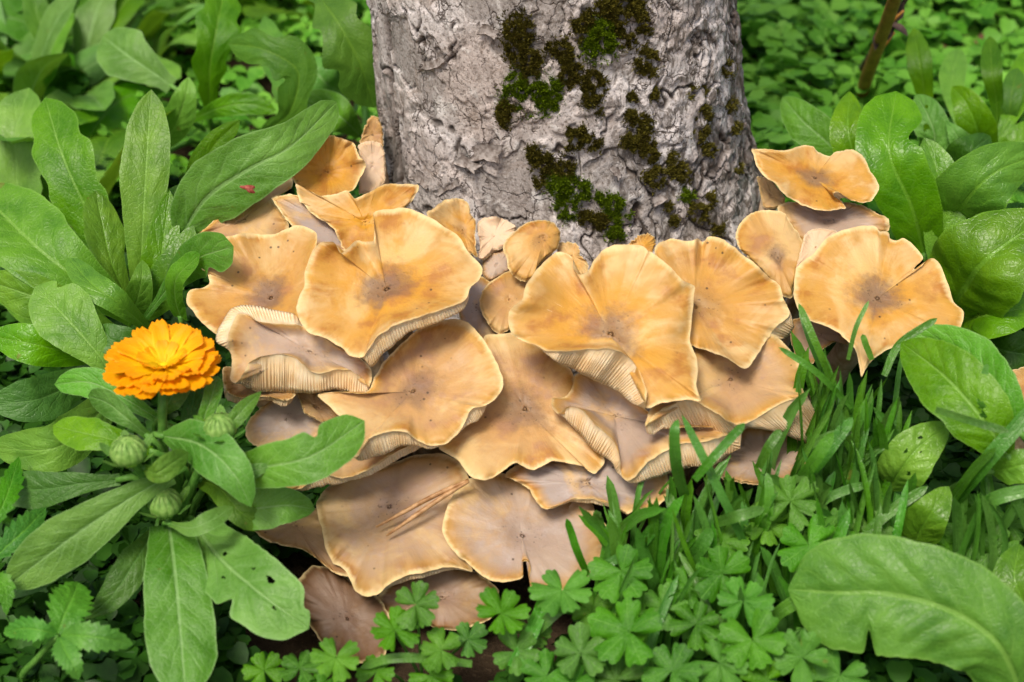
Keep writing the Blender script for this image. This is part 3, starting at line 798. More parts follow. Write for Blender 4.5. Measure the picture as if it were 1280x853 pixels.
    m('folded cream mushroom with wide pale gills behind the marigold', [
        ('z5', [(620, 198), (750, 250), (900, 350), (1000, 400), (1090, 480), (1095, 560)]),
        ('z5', [(1080, 620), (1020, 540), (940, 495), (860, 490), (770, 520), (700, 515), (640, 460), (560, 400), (480, 385), (400, 395), (320, 410), (270, 445), (235, 520)], 'z5', [(1078, 645), (1040, 680), (975, 668), (930, 635), (850, 628), (700, 648), (560, 648), (440, 638), (330, 642), (260, 615), (215, 585)]),
        ('z5', [(180, 590), (148, 575), (150, 500), (160, 430), (140, 350)]),
        ('z5', [(130, 290), (160, 180), (200, 108), (270, 130), (310, 168), (400, 180), (500, 190), (600, 194)], 'z5', [(50, 320), (60, 230), (110, 140), (160, 75), (250, 58), (350, 70), (450, 100), (590, 120)])],
      ('z5', [(680, 370)]), 0.018, 22, 4, 0.003, 0.004, 0.75, 0, 0.1, 0.4, 0.35, 13)
    m('ochre mushroom with a sunken dark eye, leaf resting against its edge', [
        ('z3', [(330, 240), (420, 208), (560, 190), (650, 210), (760, 195), (850, 160), (900, 130), (980, 140), (1050, 170), (1080, 200), (1065, 280), (1065, 450), (1030, 650), (980, 830)]),
        ('z5', [(560, 190), (300, 260), (100, 290), (30, 240)]),
        ('z3', [(195, 870), (130, 800), (75, 715), (95, 625), (200, 610), (262, 580), (240, 490), (190, 480), (200, 380)])],
      ('z3', [(725, 690)]), 0.006, 26, -4, 0.004, 0.004, 0.1, 0.12, 0, 0.8, 1.0, 14)
    m('small brown mushroom seen edge on below the folded cream one', [
        ('z5', [(95, 470), (200, 480), (400, 560), (600, 640)]),
        ('z5', [(560, 690), (490, 700), (440, 680), (350, 670), (200, 680), (120, 640)], 'z5', [(550, 720), (490, 748), (440, 704), (350, 694), (200, 722), (112, 690)]),
        ('z5', [(98, 560)])],
      ('z5', [(300, 590)]), 0.000, 24, 0, 0.002, 0.002, 0.2, 0.45, 0, 0.2, 0.2, 15)
    m('little brown wedge of a mushroom between the spore dusted and speckled ones', [
        ('z5', [(590, 630), (720, 645), (820, 740), (880, 815), (780, 850), (640, 785)])],
      ('z5', [(720, 740)]), -0.012, 24, 0, 0.001, 0.001, 0.3, 0.4, 0, 0.3, 0.2, 16)
    m('ochre mushroom with a white patch, under the spotted leaf', [
        ('z3', [(120, 240), (300, 90), (500, -40), (640, -170)]), ('z1', [(720, 590), (850, 490), (890, 560), (890, 640), (760, 700), (725, 712), (780, 800)]), ('z3', [(790, 20), (870, 130), (820, 220), (600, 280), (350, 300)])],
      ('z3', [(520, 90)]), -0.038, 24, -6, 0.004, 0.003, 0.35, 0.1, 0, 0.6, 0.3, 17)
    m('cupped orange mushroom with a pale lobe, beside the left flank of the trunk', [
        ('z1', [(868, 530), (900, 440), (950, 410), (1000, 410), (1050, 330), (1080, 270), (1130, 238), (1200, 240)]), ('z2', [(100, 240), (200, 270), (270, 310), (290, 380), (330, 430), (350, 480), (310, 560), (250, 665), (180, 680), (120, 720), (20, 760)]), ('z1', [(1050, 740), (950, 650), (900, 600)])],
      ('z2', [(60, 520)]), -0.034, 36, 4, 0.003, 0.009, 0.0, 0.15, 0, 1.0, 0.2, 18)
    m('pale beige mushroom pressed against the dark edge of the bark', [
        ('z2', [(290, 300), (380, 280), (470, 300), (500, 420), (495, 600), (400, 680), (290, 690), (300, 560), (330, 480), (290, 390)])],
      ('z2', [(400, 470)]), -0.045, 45, 0, 0.001, 0.001, 0.5, 0, 0.7, 0.1, 0.0, 19)
    m('small ochre mushroom peeping over the pale beige one', [
        ('z2', [(300, 300), (330, 200), (370, 110), (410, 85), (450, 110), (480, 200), (480, 330), (380, 340)])],
      ('z2', [(400, 230)]), -0.055, 45, 0, 0.001, 0.001, 0.2, 0.2, 0, 0.5, 0.1, 20)
    m('curtain like orange mushroom with a frilled top edge by the trunk', [
        ('a1', [(455, 300), (540, 350), (600, 345), (650, 325), (680, 365), (720, 340), (800, 305), (880, 303), (930, 310), (900, 370), (840, 450), (770, 560), (640, 560), (600, 470), (520, 420), (470, 370)])],
      ('a1', [(720, 450)]), -0.012, 34, 0, 0.003, 0.002, 0.0, 0.1, 0, 0.8, 0.0, 21)
    m('lilac dusted mushroom wedged below the curtain like orange one', [
        ('a1', [(360, 355), (420, 345), (500, 350), (620, 390), (740, 450), (780, 500), (760, 560), (620, 560), (520, 540), (460, 480), (430, 450), (390, 400)])],
      ('a1', [(600, 470)]), -0.021, 24, 0, 0.003, 0.004, 0.9, 0.1, 0, 0.5, 0.1, 22)
    m('frilly little golden mushroom with a brown crease, touching the bark', [
        ('z4', [(60, 190), (120, 165), (150, 130), (200, 100), (270, 98), (330, 105), (360, 140), (360, 200), (400, 240), (395, 350), (400, 450), (420, 500), (300, 430), (150, 320)])],
      ('z4', [(310, 310)]), -0.004, 34, 8, 0.003, 0.003, 0.0, 0.1, 0, 0.6, 0.5, 23)
    m('upturned white mushroom showing its ribbed underside', [
        ('z4', [(410, 250), (440, 228), (520, 212), (600, 240), (680, 290), (650, 350), (590, 420), (560, 440)]),
        ('z4', [(500, 440), (450, 500)], 'z4', [(508, 462), (452, 515)]),
        ('z4', [(405, 495), (430, 420), (412, 330)])],
      ('z4', [(520, 350)]), -0.011, 30, 0, 0.002, 0.002, 0.1, 0, 1.0, 0.1, 0.0, 24)
    m('tiny smooth pinkish button mushroom between the golden ones', [
        ('z4', [(440, 520), (500, 460), (580, 440), (640, 480), (630, 580), (560, 620), (490, 655), (445, 610)])],
      ('z4', [(540, 540)]), -0.014, 24, 0, 0.0008, -0.003, 0.8, 0, 0.35, 0.1, 0.0, 25)
    m('plain yellow mushroom with one small dark dent near its upper edge', [
        ('z4', [(580, 400), (640, 330), (700, 280), (780, 245), (850, 235), (920, 255), (960, 310), (965, 370), (940, 440), (870, 490), (800, 570), (780, 630), (740, 655), (690, 650), (640, 610), (610, 560), (610, 500), (578, 450)])],
      ('z4', [(850, 355)]), 0.012, 30, 0, 0.0025, -0.002, 0.1, 0, 0, 0.5, 0.5, 26)
    m('plain tan mushroom half hidden between the two largest golden ones', [
        ('z4', [(420, 800), (440, 710), (500, 650), (560, 610), (620, 580), (700, 620), (800, 640), (820, 770), (720, 880), (640, 960), (560, 1010), (500, 960), (440, 870)])],
      ('z4', [(620, 770)]), -0.003, 22, 0, 0.003, 0.0, 0.25, 0.05, 0, 0.5, 0.1, 27)
    m('small yellow lobed mushroom against the bark behind the dented one', [
        ('z4', [(930, 390), (1010, 388), (1060, 390), (1090, 420), (1085, 470), (1145, 520), (1150, 600), (1040, 640), (960, 520)])],
      ('z4', [(1030, 480)]), -0.004, 30, 0, 0.002, 0.001, 0.0, 0.1, 0, 0.6, 0.1, 28)
    m('lilac grey mushroom deep in the gap beside the round golden one', [
        ('z4', [(330, 640), (440, 610), (500, 660), (450, 740), (430, 800), (480, 900), (570, 1010), (480, 1060), (330, 1000), (280, 850)])],
      ('z4', [(400, 820)]), -0.013, 22, 0, 0.002, 0.0, 1.0, 0.1, 0, 0.1, 0.0, 29)
    m('stubby golden lobe of a mushroom behind the largest wavy one', [
        ('w1', [(870, 200), (950, 130), (1010, 115), (1060, 140), (1065, 190), (1045, 240), (1010, 320), (920, 320), (860, 260)])],
      ('w1', [(970, 210)]), 0.010, 34, 0, 0.002, -0.002, 0.0, 0.05, 0, 0.8, 0.0, 30)
    m('oval tan mushroom with a lilac brown eye against the right flank of the trunk', [
        ('w7', [(100, 730), (130, 640), (180, 580), (250, 550), (340, 545), (420, 560), (450, 600), (490, 660), (545, 735), (555, 790)]), ('w2', [(1075, 250), (1045, 380), (1025, 480), (1010, 558), (950, 540), (880, 450), (780, 340), (700, 260), (645, 190)])],
      ('w2', [(920, 285)]), -0.006, 26, 0, 0.002, -0.002, 0.15, 0.05, 0, 0.5, 0.9, 31)
    m('wavy ochre mushroom highest on the right flank, under the leaning leaf', [
        ('w7', [(205, 140), (300, 140), (420, 155), (500, 130), (570, 110), (620, 120), (660, 170), (720, 190), (800, 150), (880, 140), (950, 180), (1000, 280), (1050, 360), (1062, 410), (1025, 480), (960, 502), (880, 490)]),
        ('w7', [(800, 432), (745, 432), (770, 465), (820, 495)], 'w7', [(840, 470), (800, 470), (800, 480), (830, 500)]),
        ('w7', [(850, 540), (740, 552), (640, 550), (560, 520), (480, 480), (420, 440), (370, 370), (290, 320), (245, 260), (232, 200)])],
      ('w7', [(630, 335)]), -0.012, 22, 4, 0.004, 0.004, 0.0, 0.05, 0, 0.7, 0.9, 32)
    m('shaded dusty mushroom sandwiched between the two ochre ones by the trunk', [
        ('w7', [(370, 530), (450, 490), (600, 500), (850, 500), (950, 515), (1050, 570), (1125, 600), (1135, 680), (1060, 730), (900, 760), (640, 790), (560, 770), (490, 690), (430, 600)])],
      ('w7', [(720, 620)]), -0.030, 22, 0, 0.003, 0.001, 0.7, 0.1, 0, 0.4, 0.1, 33)
    m('little pinkish brown mushroom in the corner of bark and ochre cap', [
        ('w7', [(240, 320), (330, 330), (430, 450), (440, 520), (350, 540), (290, 535), (270, 450)])],
      ('w7', [(340, 450)]), -0.036, 26, 0, 0.001, 0.001, 0.3, 0.2, 0, 0.4, 0.4, 34)
    m('wide flat golden mushroom with a torn edge, broad leaves around it', [
        ('w8', [(180, 230), (240, 150), (320, 105), (410, 88), (490, 85), (500, 120), (530, 110), (555, 125), (545, 150), (590, 165), (612, 140), (660, 170), (720, 245), (660, 300), (690, 300), (730, 252), (765, 240), (800, 280), (830, 360), (860, 460), (915, 500), (910, 540), (885, 610), (800, 595), (700, 610), (600, 660), (500, 710), (440, 765), (412, 828), (402, 760), (390, 690), (350, 650), (300, 600), (230, 570), (160, 545), (110, 500), (85, 430), (85, 350), (100, 290), (135, 250)])],
      ('w8', [(490, 440)]), 0.010, 22, 4, 0.004, 0.003, 0.05, 0, 0, 0.9, 1.0, 35)
    m('pale edge of a mushroom standing up behind the wide flat one', [
        ('w8', [(90, 310), (120, 200), (140, 125), (190, 98), (290, 105), (330, 160), (260, 260), (150, 320)])],
      ('w8', [(190, 190)]), -0.006, 26, 0, 0.001, 0.001, 0.1, 0, 0.8, 0.3, 0.0, 36)
    m('brown mushroom with an ochre rim in the shade under the wide flat one', [
        ('w8', [(70, 540), (200, 520), (340, 600), (360, 670), (290, 645), (225, 685), (180, 760), (100, 740), (70, 640)])],
      ('w8', [(190, 620)]), -0.022, 22, 0, 0.002, 0.001, 0.5, 0.4, 0, 0.4, 0.2, 37)
    m('lone ochre mushroom almost hidden among grass and leaves', [
        ('n', [(1250, 478), (1266, 462), (1300, 455), (1340, 480), (1320, 520), (1275, 512), (1254, 496)])],
      ('n', [(1292, 486)]), -0.02, 22, 0, 0.002, 0.001, 0.1, 0.2, 0, 0.6, 0.4, 38)
    m('dark tan mushroom with two lobes, low beside the marigold leaves', [
        ('z7', [(110, 150), (150, 120), (300, 60), (450, 60), (640, 80), (720, 250), (820, 400), (840, 545), (740, 522), (680, 472), (600, 402), (540, 370), (470, 340), (390, 330), (280, 300), (200, 240)])],
      ('z7', [(480, 200)]), -0.040, 22, -4, 0.003, 0.002, 0.3, 0.55, 0, 0.4, 0.2, 39)
    m('lowest dark brown mushroom in the shade above the small lobed leaves', [
        ('q4', [(195, 465), (240, 412), (300, 420), (360, 460), (430, 500), (470, 580), (440, 670), (340, 690), (270, 630), (225, 560)])],
      ('q4', [(340, 560)]), -0.045, 22, 0, 0.003, 0.001, 0.2, 1.0, 0, 0.3, 0.5, 40)
    m('dusky tan mushroom peeping out under the one with pine needles', [
        ('q4', [(420, 500), (500, 430), (600, 405), (700, 430), (760, 480), (740, 560), (660, 592), (590, 592), (540, 560), (470, 545), (430, 540)])],
      ('q4', [(600, 500)]), -0.048, 22, 0, 0.003, 0.001, 0.4, 0.7, 0, 0.3, 0.2, 41)
    m('pinkish brown mushroom under the flared white skirt, blades of grass across it', [
        ('w5', [(640, 240), (700, 160), (820, 60), (1000, 70), (1100, 130), (1165, 180), (1140, 260), (1060, 340), (900, 370), (720, 350), (650, 310)])],
      ('w5', [(900, 220)]), -0.018, 22, 0, 0.003, 0.002, 0.7, 0.35, 0, 0.3, 0.1, 42)
build_mushrooms()

def build_needles():
    root_p = mound(583, 600, -0.012)
    root = thing('pine_needle_pair', 'pair of dry brown pine needles lying on a tan mushroom', 'pine needles', root_p)
    for a, b in (((586, 600, -0.006), (470, 659, -0.019)), ((586, 602, -0.006), (483, 670, -0.019))):
        A = mound(*a); B = mound(*b)
        C = [A, A * 0.6 + B * 0.4 + np.array([0, 0, 0.0012]), B]
        v, f, uv = tube(C, [0.0009, 0.0014, 0.0014, 0.0006], 18, 8)
        part('needle', v, f, M['needle'], root, uv=uv)
build_needles()

# ------------------------------------------------------------------ leaves
SHAPES = {
    'lance': ([0, .12, .35, .62, .82, .94, 1], [.30, .34, .66, 1.0, .84, .5, .12]),
    'ovate': ([0, .10, .30, .55, .78, .92, 1], [.16, .50, .95, 1.0, .74, .42, .10]),
    'spoon': ([0, .18, .40, .64, .82, .94, 1], [.16, .18, .50, .95, 1.0, .72, .25]),
    'broad': ([0, .10, .28, .48, .72, .90, 1], [.30, .72, 1.0, .92, .62, .46, .22]),
    'point': ([0, .12, .35, .55, .78, .92, 1], [.25, .45, .92, 1.0, .66, .26, .02]),
    'grass': ([0, .2, .5, .75, .9, .97, 1], [.75, .9, 1.0, 1.0, .9, .62, .15]),
    'strap': ([0, .15, .4, .65, .85, .95, 1], [.55, .7, .9, 1.0, .9, .6, .15]),
}
def leaf_mesh(C, hw, shape='lance', nref=None, roll=0.0, fold=0.10, wave=0.05, nwave=2.5, curl=0.08, nu=40, nv=14, seed=0, lobes=0.0, nl=5.0, teeth=0.0, nt=14,
              holes=(), notch=(), twist=0.0):
    """one leaf blade along midrib points C (world); hw half width in metres"""
    c = catmull(C, nu + 1)
    u = np.linspace(0, 1, nu + 1)
    T = norm(np.gradient(c, axis=0))
    if nref is None: nref = norm(CAM - c)
    S = norm(np.cross(T, nref)); N = np.cross(S, T)
    ra = math.radians(roll) + math.radians(twist) * (u - 0.5)
    S, N = S * np.cos(ra)[:, None] + N * np.sin(ra)[:, None], N * np.cos(ra)[:, None] - S * np.sin(ra)[:, None]
    us, wsx = SHAPES[shape]
    uf = np.linspace(0, 1, 201); wf = np.interp(uf, us, wsx)
    k = np.ones(15) / 15; wf2 = np.convolve(np.pad(wf, 7, 'edge'), k, 'valid')
    wf = wf2 * np.sqrt(np.clip((1 - uf) / 0.05, 0, 1))
    w = hw * np.interp(u, uf, wf)
    rg = np.random.default_rng(seed + 1000)
    W = []
    for sd in (0, 1):
        z = np.stack([u * 5 + seed, np.full_like(u, sd * 9.3), u * 0], -1)
        f = 1 + 0.10 * fbm(z, 3, seed) + 0.025 * fbm(z * 6, 2, seed + 3)
        if lobes:
            ph = np.mod(u * nl + 0.25 * vnoise(z * 0.8, seed) + sd * 0.35, 1.0)
            saw = np.where(ph < 0.72, ph / 0.72, (1 - ph) / 0.28)
            f *= 1 - lobes * (1 - sstep(0, 1, saw)) * sstep(1.0, 0.8, u)
        if teeth:
            ph = np.mod(u * nt + sd * 0.5, 1.0)
            f *= 1 - teeth * (1 - ph)
        for (a, b, side) in notch:
            if side == sd: f *= 1 - 0.42 * np.exp(-((u - a) / b) ** 2)
        W.append(w * f)
    v = np.linspace(-1, 1, nv + 1)
    U, Vv = np.meshgrid(u, v, indexing='ij')
    A = np.abs(Vv)
    Wd = np.where(Vv < 0, W[0][:, None], W[1][:, None])
    ph = rg.uniform(0, 6.28, 2)
    P2 = np.where(Vv < 0, ph[0], ph[1])
    amp = np.minimum(Wd, hw)
    zz = np.stack([U * 4 + seed * 1.3, Vv * 2.2, U * 0], -1)
    lift = amp * (fold * A - curl * A ** 2 + wave * A ** 1.6 * np.sin(2 * np.pi * nwave * U + P2) + 0.10 * fbm(zz, 3, seed + 5) * sstep(0, .15, A + .1))
    # pillowed between the side veins
    lift += amp * 0.022 * np.sin(2 * np.pi * (U * 8 - A * 1.6) + P2) * A * (1 - A) * 4
    lift -= amp * 0.05 * np.exp(-(A / 0.10) ** 2)
    V = c[:, None] + S[:, None] * (Vv * Wd)[..., None] + N[:, None] * lift[..., None]
    uv = np.stack([U, Vv * 0.5 + 0.5], -1).reshape(-1, 2)
    F = grid_faces(nu + 1, nv + 1)
    if holes:
        cu = uv[F].mean(1)
        keep = np.ones(len(F), bool)
        for (a, b, ru, rv) in holes:
            ang = np.arctan2((cu[:, 1] - b) / rv, (cu[:, 0] - a) / ru)
            keep &= ((cu[:, 0] - a) / ru) ** 2 + ((cu[:, 1] - b) / rv) ** 2 > 1 + 0.3 * np.sin(3 * ang + a * 40)
        F = F[keep]
    return V.reshape(-1, 3), F, uv

GZ = -0.03
_seed = [100]
def nxt():
    _seed[0] += 1
    return _seed[0]

def plant(name, label, cat, pos, group=None):
    return thing(name, label, cat, (pos[0], pos[1], GZ), group)

def hero(root, ctrl, hwpx, mat='calendula', shape='lance', petiole=True, pname='leaf', nu=48, nv=18, **kw):
    """leaf drawn through photo pixels with a height in metres at each"""
    C = np.array([P(x, y, h) for x, y, h in ctrl])
    dmid = vdepth(C[len(C) // 2])
    s = nxt()
    V, F, uv = leaf_mesh(C, hwpx * dmid / FPX, shape, nu=nu, nv=nv, seed=s, **kw)
    o = part(pname, V, F, M[mat], root, uv=uv)
    if petiole:
        b = np.array(root.location) + np.array([0, 0, 0.004]); a = C[0]
        w = min(0.0022, hwpx * dmid / FPX * 0.25)
        d = norm(C[0] - C[1])
        m_ = a * 0.55 + b * 0.45 + d * 0.012 + np.array([0, 0, 0.006])
        v, f, tuv = tube([a - d * 0.002, a + d * 0.008, m_, b], [w * 0.8, w, w * 1.1, w * 1.4], 14, 7)
        part('petiole', v, f, M['stalk'], root, parent=o, uv=tuv)
    return o

def wild_plant(name, label, cat, pos, n, lmin, lmax, wr, mats, shape='lance', elev=(35, 75), droop=0.5, group=None, lobes=0.0, seed=0, nu=26, nv=8, spread=None, **kw):
    """a rosette of n leaves from one root; world space, upper face up"""
    rg = np.random.default_rng(seed)
    root = plant(name, label, cat, pos, group)
    b = np.array([pos[0], pos[1], GZ])
    a0 = rg.uniform(0, 6.28)
    for i in range(n):
        az = a0 + i * 2.399 + rg.normal(0, 0.25) if spread is None else rg.uniform(*spread)
        L = rg.uniform(lmin, lmax); el = math.radians(rg.uniform(*elev))
        hd = np.array([math.cos(az), math.sin(az), 0.0])
        p0 = b + hd * 0.004; pts = [p0]
        e = el
        for k in range(4):
            st = norm(hd * math.cos(e) + np.array([0, 0, 1.0]) * math.sin(e) + rg.normal(0, 0.06, 3))
            pts.append(pts[-1] + st * L / 4)
            e -= droop * rg.uniform(0.3, 1.0) * (0.35 + 0.35 * k)
        C = np.array(pts)
        upn = norm(np.array([-hd[0] * 0.9, -hd[1] * 0.9, 1.0]))
        s = int(rg.integers(1e6))
        V, F, uv = leaf_mesh(C, L * wr * rg.uniform(0.8, 1.2), shape, nref=upn, roll=rg.normal(0, 18), fold=rg.uniform(0.05, 0.28), wave=rg.uniform(0.05, 0.16), nwave=rg.uniform(2, 3.5),
                             nu=nu, nv=nv, seed=s % 997, lobes=lobes * rg.uniform(0.5, 1.2), twist=rg.normal(0, 25), **kw)
        part('leaf', V, F, M[mats[int(rg.integers(len(mats)))]], root, uv=uv)
    return root

# ------------------------------------------------------------------ marigold plant in flower
def build_marigold():
    c = P(212, 600, 0.04)
    root = plant('marigold_plant', 'marigold plant with one open orange flower and plump green buds', 'marigold', (c[0], c[1]))
    b = np.array(root.location)
    H = lambda *a, **k: hero(root, *a, **k)
    H([(204, 528, .095), (150, 495, .105), (110, 478, .11), (68, 481, .105)], 20, shape='lance', fold=.2)
    H([(203, 545, .10), (250, 556, .112), (290, 590, .108), (314, 634, .09)], 31, shape='ovate', curl=.2, roll=-8)
    H([(285, 588, .085), (330, 584, .10), (390, 570, .112), (456, 526, .118)], 32, shape='strap', notch=[(.72, .035, 0)], fold=.06)
    H([(215, 594, .085), (165, 622, .085), (90, 672, .07), (8, 734, .045)], 37, shape='lance', roll=10, fold=.14)
    H([(211, 655, .055), (217, 700, .06), (223, 760, .05), (232, 870, .03)], 44, shape='strap', fold=.10, nu=60)
    H([(243, 655, .05), (275, 698, .06), (325, 742, .062), (386, 786, .05)], 48, shape='strap', fold=.05, nu=90, nv=48, notch=[(.93, .03, 0), (.62, .03, 1)],
      holes=[(.40, .50 - .10, .014, .035), (.72, .27, .026, .04), (.50, .66, .012, .022), (.60, .30, .012, .02), (.82, .55, .01, .02)])
    H([(285, 640, .06), (320, 636, .07), (360, 632, .07), (394, 637, .062)], 27, shape='ovate', fold=.1)
    H([(212, 655, .07), (240, 660, .085), (268, 648, .088), (291, 633, .082)], 13, shape='lance', roll=20)
    H([(275, 540, .11), (290, 528, .12), (308, 508, .125), (327, 489, .125)], 11, shape='point', fold=.2)
    H([(250, 545, .10), (256, 520, .112), (265, 495, .12), (272, 470, .12)], 11, shape='strap')
    H([(200, 520, .10), (213, 500, .112), (224, 480, .115), (222, 462, .112)], 16, shape='ovate')
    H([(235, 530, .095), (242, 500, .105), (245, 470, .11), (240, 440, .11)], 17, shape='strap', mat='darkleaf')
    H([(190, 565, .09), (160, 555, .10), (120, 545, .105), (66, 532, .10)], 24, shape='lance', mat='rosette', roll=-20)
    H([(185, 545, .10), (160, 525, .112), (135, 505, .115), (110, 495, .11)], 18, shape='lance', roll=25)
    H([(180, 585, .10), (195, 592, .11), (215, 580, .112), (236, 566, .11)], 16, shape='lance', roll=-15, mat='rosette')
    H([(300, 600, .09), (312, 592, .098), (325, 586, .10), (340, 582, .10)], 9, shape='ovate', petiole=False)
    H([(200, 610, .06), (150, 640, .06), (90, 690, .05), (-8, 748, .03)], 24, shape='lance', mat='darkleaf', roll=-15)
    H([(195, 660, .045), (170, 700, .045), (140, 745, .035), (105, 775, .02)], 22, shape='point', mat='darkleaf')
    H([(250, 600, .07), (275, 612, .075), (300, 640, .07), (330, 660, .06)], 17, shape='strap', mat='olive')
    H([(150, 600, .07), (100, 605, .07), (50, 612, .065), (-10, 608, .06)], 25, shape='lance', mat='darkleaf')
    # flower stalk
    fc = P(205, 459, .130)
    v, f, uv = tube([b + np.array([0, 0, .004]), (b + P(206, 580, .07)) / 2 + np.array([0, 0, .01]), P(205, 560, .085), P(203, 510, .112), fc - np.array([0, 0, .006])], [.0034, .003, .0027, .0024, .0028], 30, 10)
    part('stem', v, f, M['stalk'], root, uv=uv)
    # flower head: disc plus three rows of strap petals, each petal an object
    hd = []
    n, ns = 7, 26
    prof = [(0.0, -.0035), (.004, -.003), (.006, -.001), (.0055, .0008), (.0035, .0016), (.0015, .002)]
    th = np.linspace(0, 6.2832, ns, endpoint=False)
    V = np.concatenate([np.stack([fc[0] + r * np.cos(th), fc[1] + r * np.sin(th), np.full(ns, fc[2] + z)], -1) for r, z in prof])
    V = np.vstack([V, fc + [0, 0, .0022]])
    j = np.arange(ns); o5 = (len(prof) - 1) * ns
    head = part('flower_head', V, [grid_faces(len(prof), ns, True), np.stack([np.full(ns, len(V) - 1), o5 + j, o5 + (j + 1) % ns], -1)], M['disc'], root)
    def petal(L, w, seed):
        nu, nv = 10, 6
        u = np.linspace(0, 1, nu + 1); vv = np.linspace(-1, 1, nv + 1)
        U, W = np.meshgrid(u, vv, indexing='ij')
        wid = w * np.interp(U, [0, .15, .5, .85, 1], [.35, .6, .95, 1, .8])
        tooth = 1 - 0.03 * (1 - np.abs(np.cos(W * math.pi * 1.5))) * sstep(.85, 1, U) - .04 * W ** 2 * sstep(.8, 1, U)
        x = U * L * tooth; y = W * wid
        z = 0.0013 * (np.abs(W) - .5) * np.sin(U * 3) + 0.0005 * np.cos(W * 9) - 0.07 * L * U ** 2 + .0006 * vnoise(np.stack([U * 3, W * 2, U * 0 + seed], -1), seed)
        me = mesh('petal', np.stack([x, y, z], -1).reshape(-1, 3), grid_faces(nu + 1, nv + 1), np.stack([U, W * .5 + .5], -1).reshape(-1, 2))
        me.materials.append(M['petal']); return me
    rg = np.random.default_rng(3)
    tl = Matrix.Rotation(math.radians(2), 4, 'X')
    for row, (cnt, L, w, el, z, r0) in enumerate([(23, .0290, .0052, 12, -.001, .003), (21, .0278, .0050, 19, .0003, .003), (17, .0235, .0046, 26, .001, .0025), (9, .013, .0034, 36, .0016, .002)]):
        ms = [petal(L, w, 10 * row + k) for k in range(3)]
        for i in range(cnt):
            o = bpy.data.objects.new('petal', ms[i % 3]); COL.objects.link(o); o.parent = head
            az = 2 * math.pi * (i + .5 * (row % 2)) / cnt + rg.normal(0, .05)
            sc = rg.uniform(.9, 1.07)
            loc = Vector([float(x) for x in (fc - b)]) + tl @ Vector((math.cos(az) * r0, math.sin(az) * r0, z))
            o.matrix_local = Matrix.Translation(loc) @ tl @ Matrix.Rotation(az, 4, 'Z') @ Matrix.Rotation(-math.radians(el + rg.normal(0, 3)), 4, 'Y') @ Matrix.Rotation(rg.normal(0, .10), 4, 'X') @ Matrix.Scale(sc, 4)
    # buds
    sep = None
    for (x, y, h, r) in [(275, 533, .118, .0078), (160, 563, .115, .0086), (206, 628, .075, .0082)]:
        c = P(x, y, h)
        ns, nr = 24, 14
        t = np.linspace(0.02, math.pi - .02, nr); a = np.linspace(0, 6.2832, ns, endpoint=False)
        TT, A = np.meshgrid(t, a, indexing='ij')
        rr = r * np.sin(TT) ** .85 * (1 + .035 * np.cos(A * 12)) * (1 - .12 * np.cos(TT))
        V = c + np.stack([rr * np.cos(A), rr * np.sin(A), r * .82 * np.cos(TT)], -1).reshape(-1, 3)
        bud = part('bud', V, grid_faces(nr, ns, True), M['sepal'], root)
        nu, nv = 10, 4
        U, W = np.meshgrid(np.linspace(0, 1, nu + 1), np.linspace(-1, 1, nv + 1), indexing='ij')
        tt = math.pi * (.96 - .86 * U); wd = .30 * np.interp(U, [0, .3, .7, 1], [.7, 1, .75, .08])
        R = r * 1.05 + .0006 * (1 - np.abs(W)); q = wd * W
        rad = R * np.sin(tt) ** .85 * (1 - .12 * np.cos(tt))
        sv = np.stack([rad * np.cos(q), rad * np.sin(q), R * .82 * np.cos(tt)], -1).reshape(-1, 3)
        me = mesh('sepal', sv, grid_faces(nu + 1, nv + 1), np.stack([U, W * .5 + .5], -1).reshape(-1, 2)); me.materials.append(M['sepal'])
        for i in range(13):
            o = bpy.data.objects.new('sepal', me); COL.objects.link(o); o.parent = bud
            o.matrix_local = Matrix.Translation(Vector([float(k) for k in (c - b)])) @ Matrix.Rotation(i * 2 * math.pi / 13, 4, 'Z')
        a_ = c - np.array([0, 0, r * .7]); bb = P(212, 600, .07)
        v, f, uv = tube([a_, a_ * .6 + bb * .4 - np.array([0, 0, .008]), bb - np.array([0, 0, .03])], [.0026, .0024, .0026], 14, 8)
        part('bud_stalk', v, f, M['stalk'], root, uv=uv)
        for k in range(6):
            az = k * 1.05 + x
            C = [a_ + np.array([0, 0, -.002]), a_ + np.array([math.cos(az) * .008, math.sin(az) * .008, .001]), a_ + np.array([math.cos(az) * .016, math.sin(az) * .016, .008])]
            V, F, uv = leaf_mesh(np.array(C), .003, 'lance', nref=np.array([0, 0, 1.]), nu=12, nv=4, seed=nxt())
            part('bract', V, F, M['calendula'], root, uv=uv)
build_marigold()

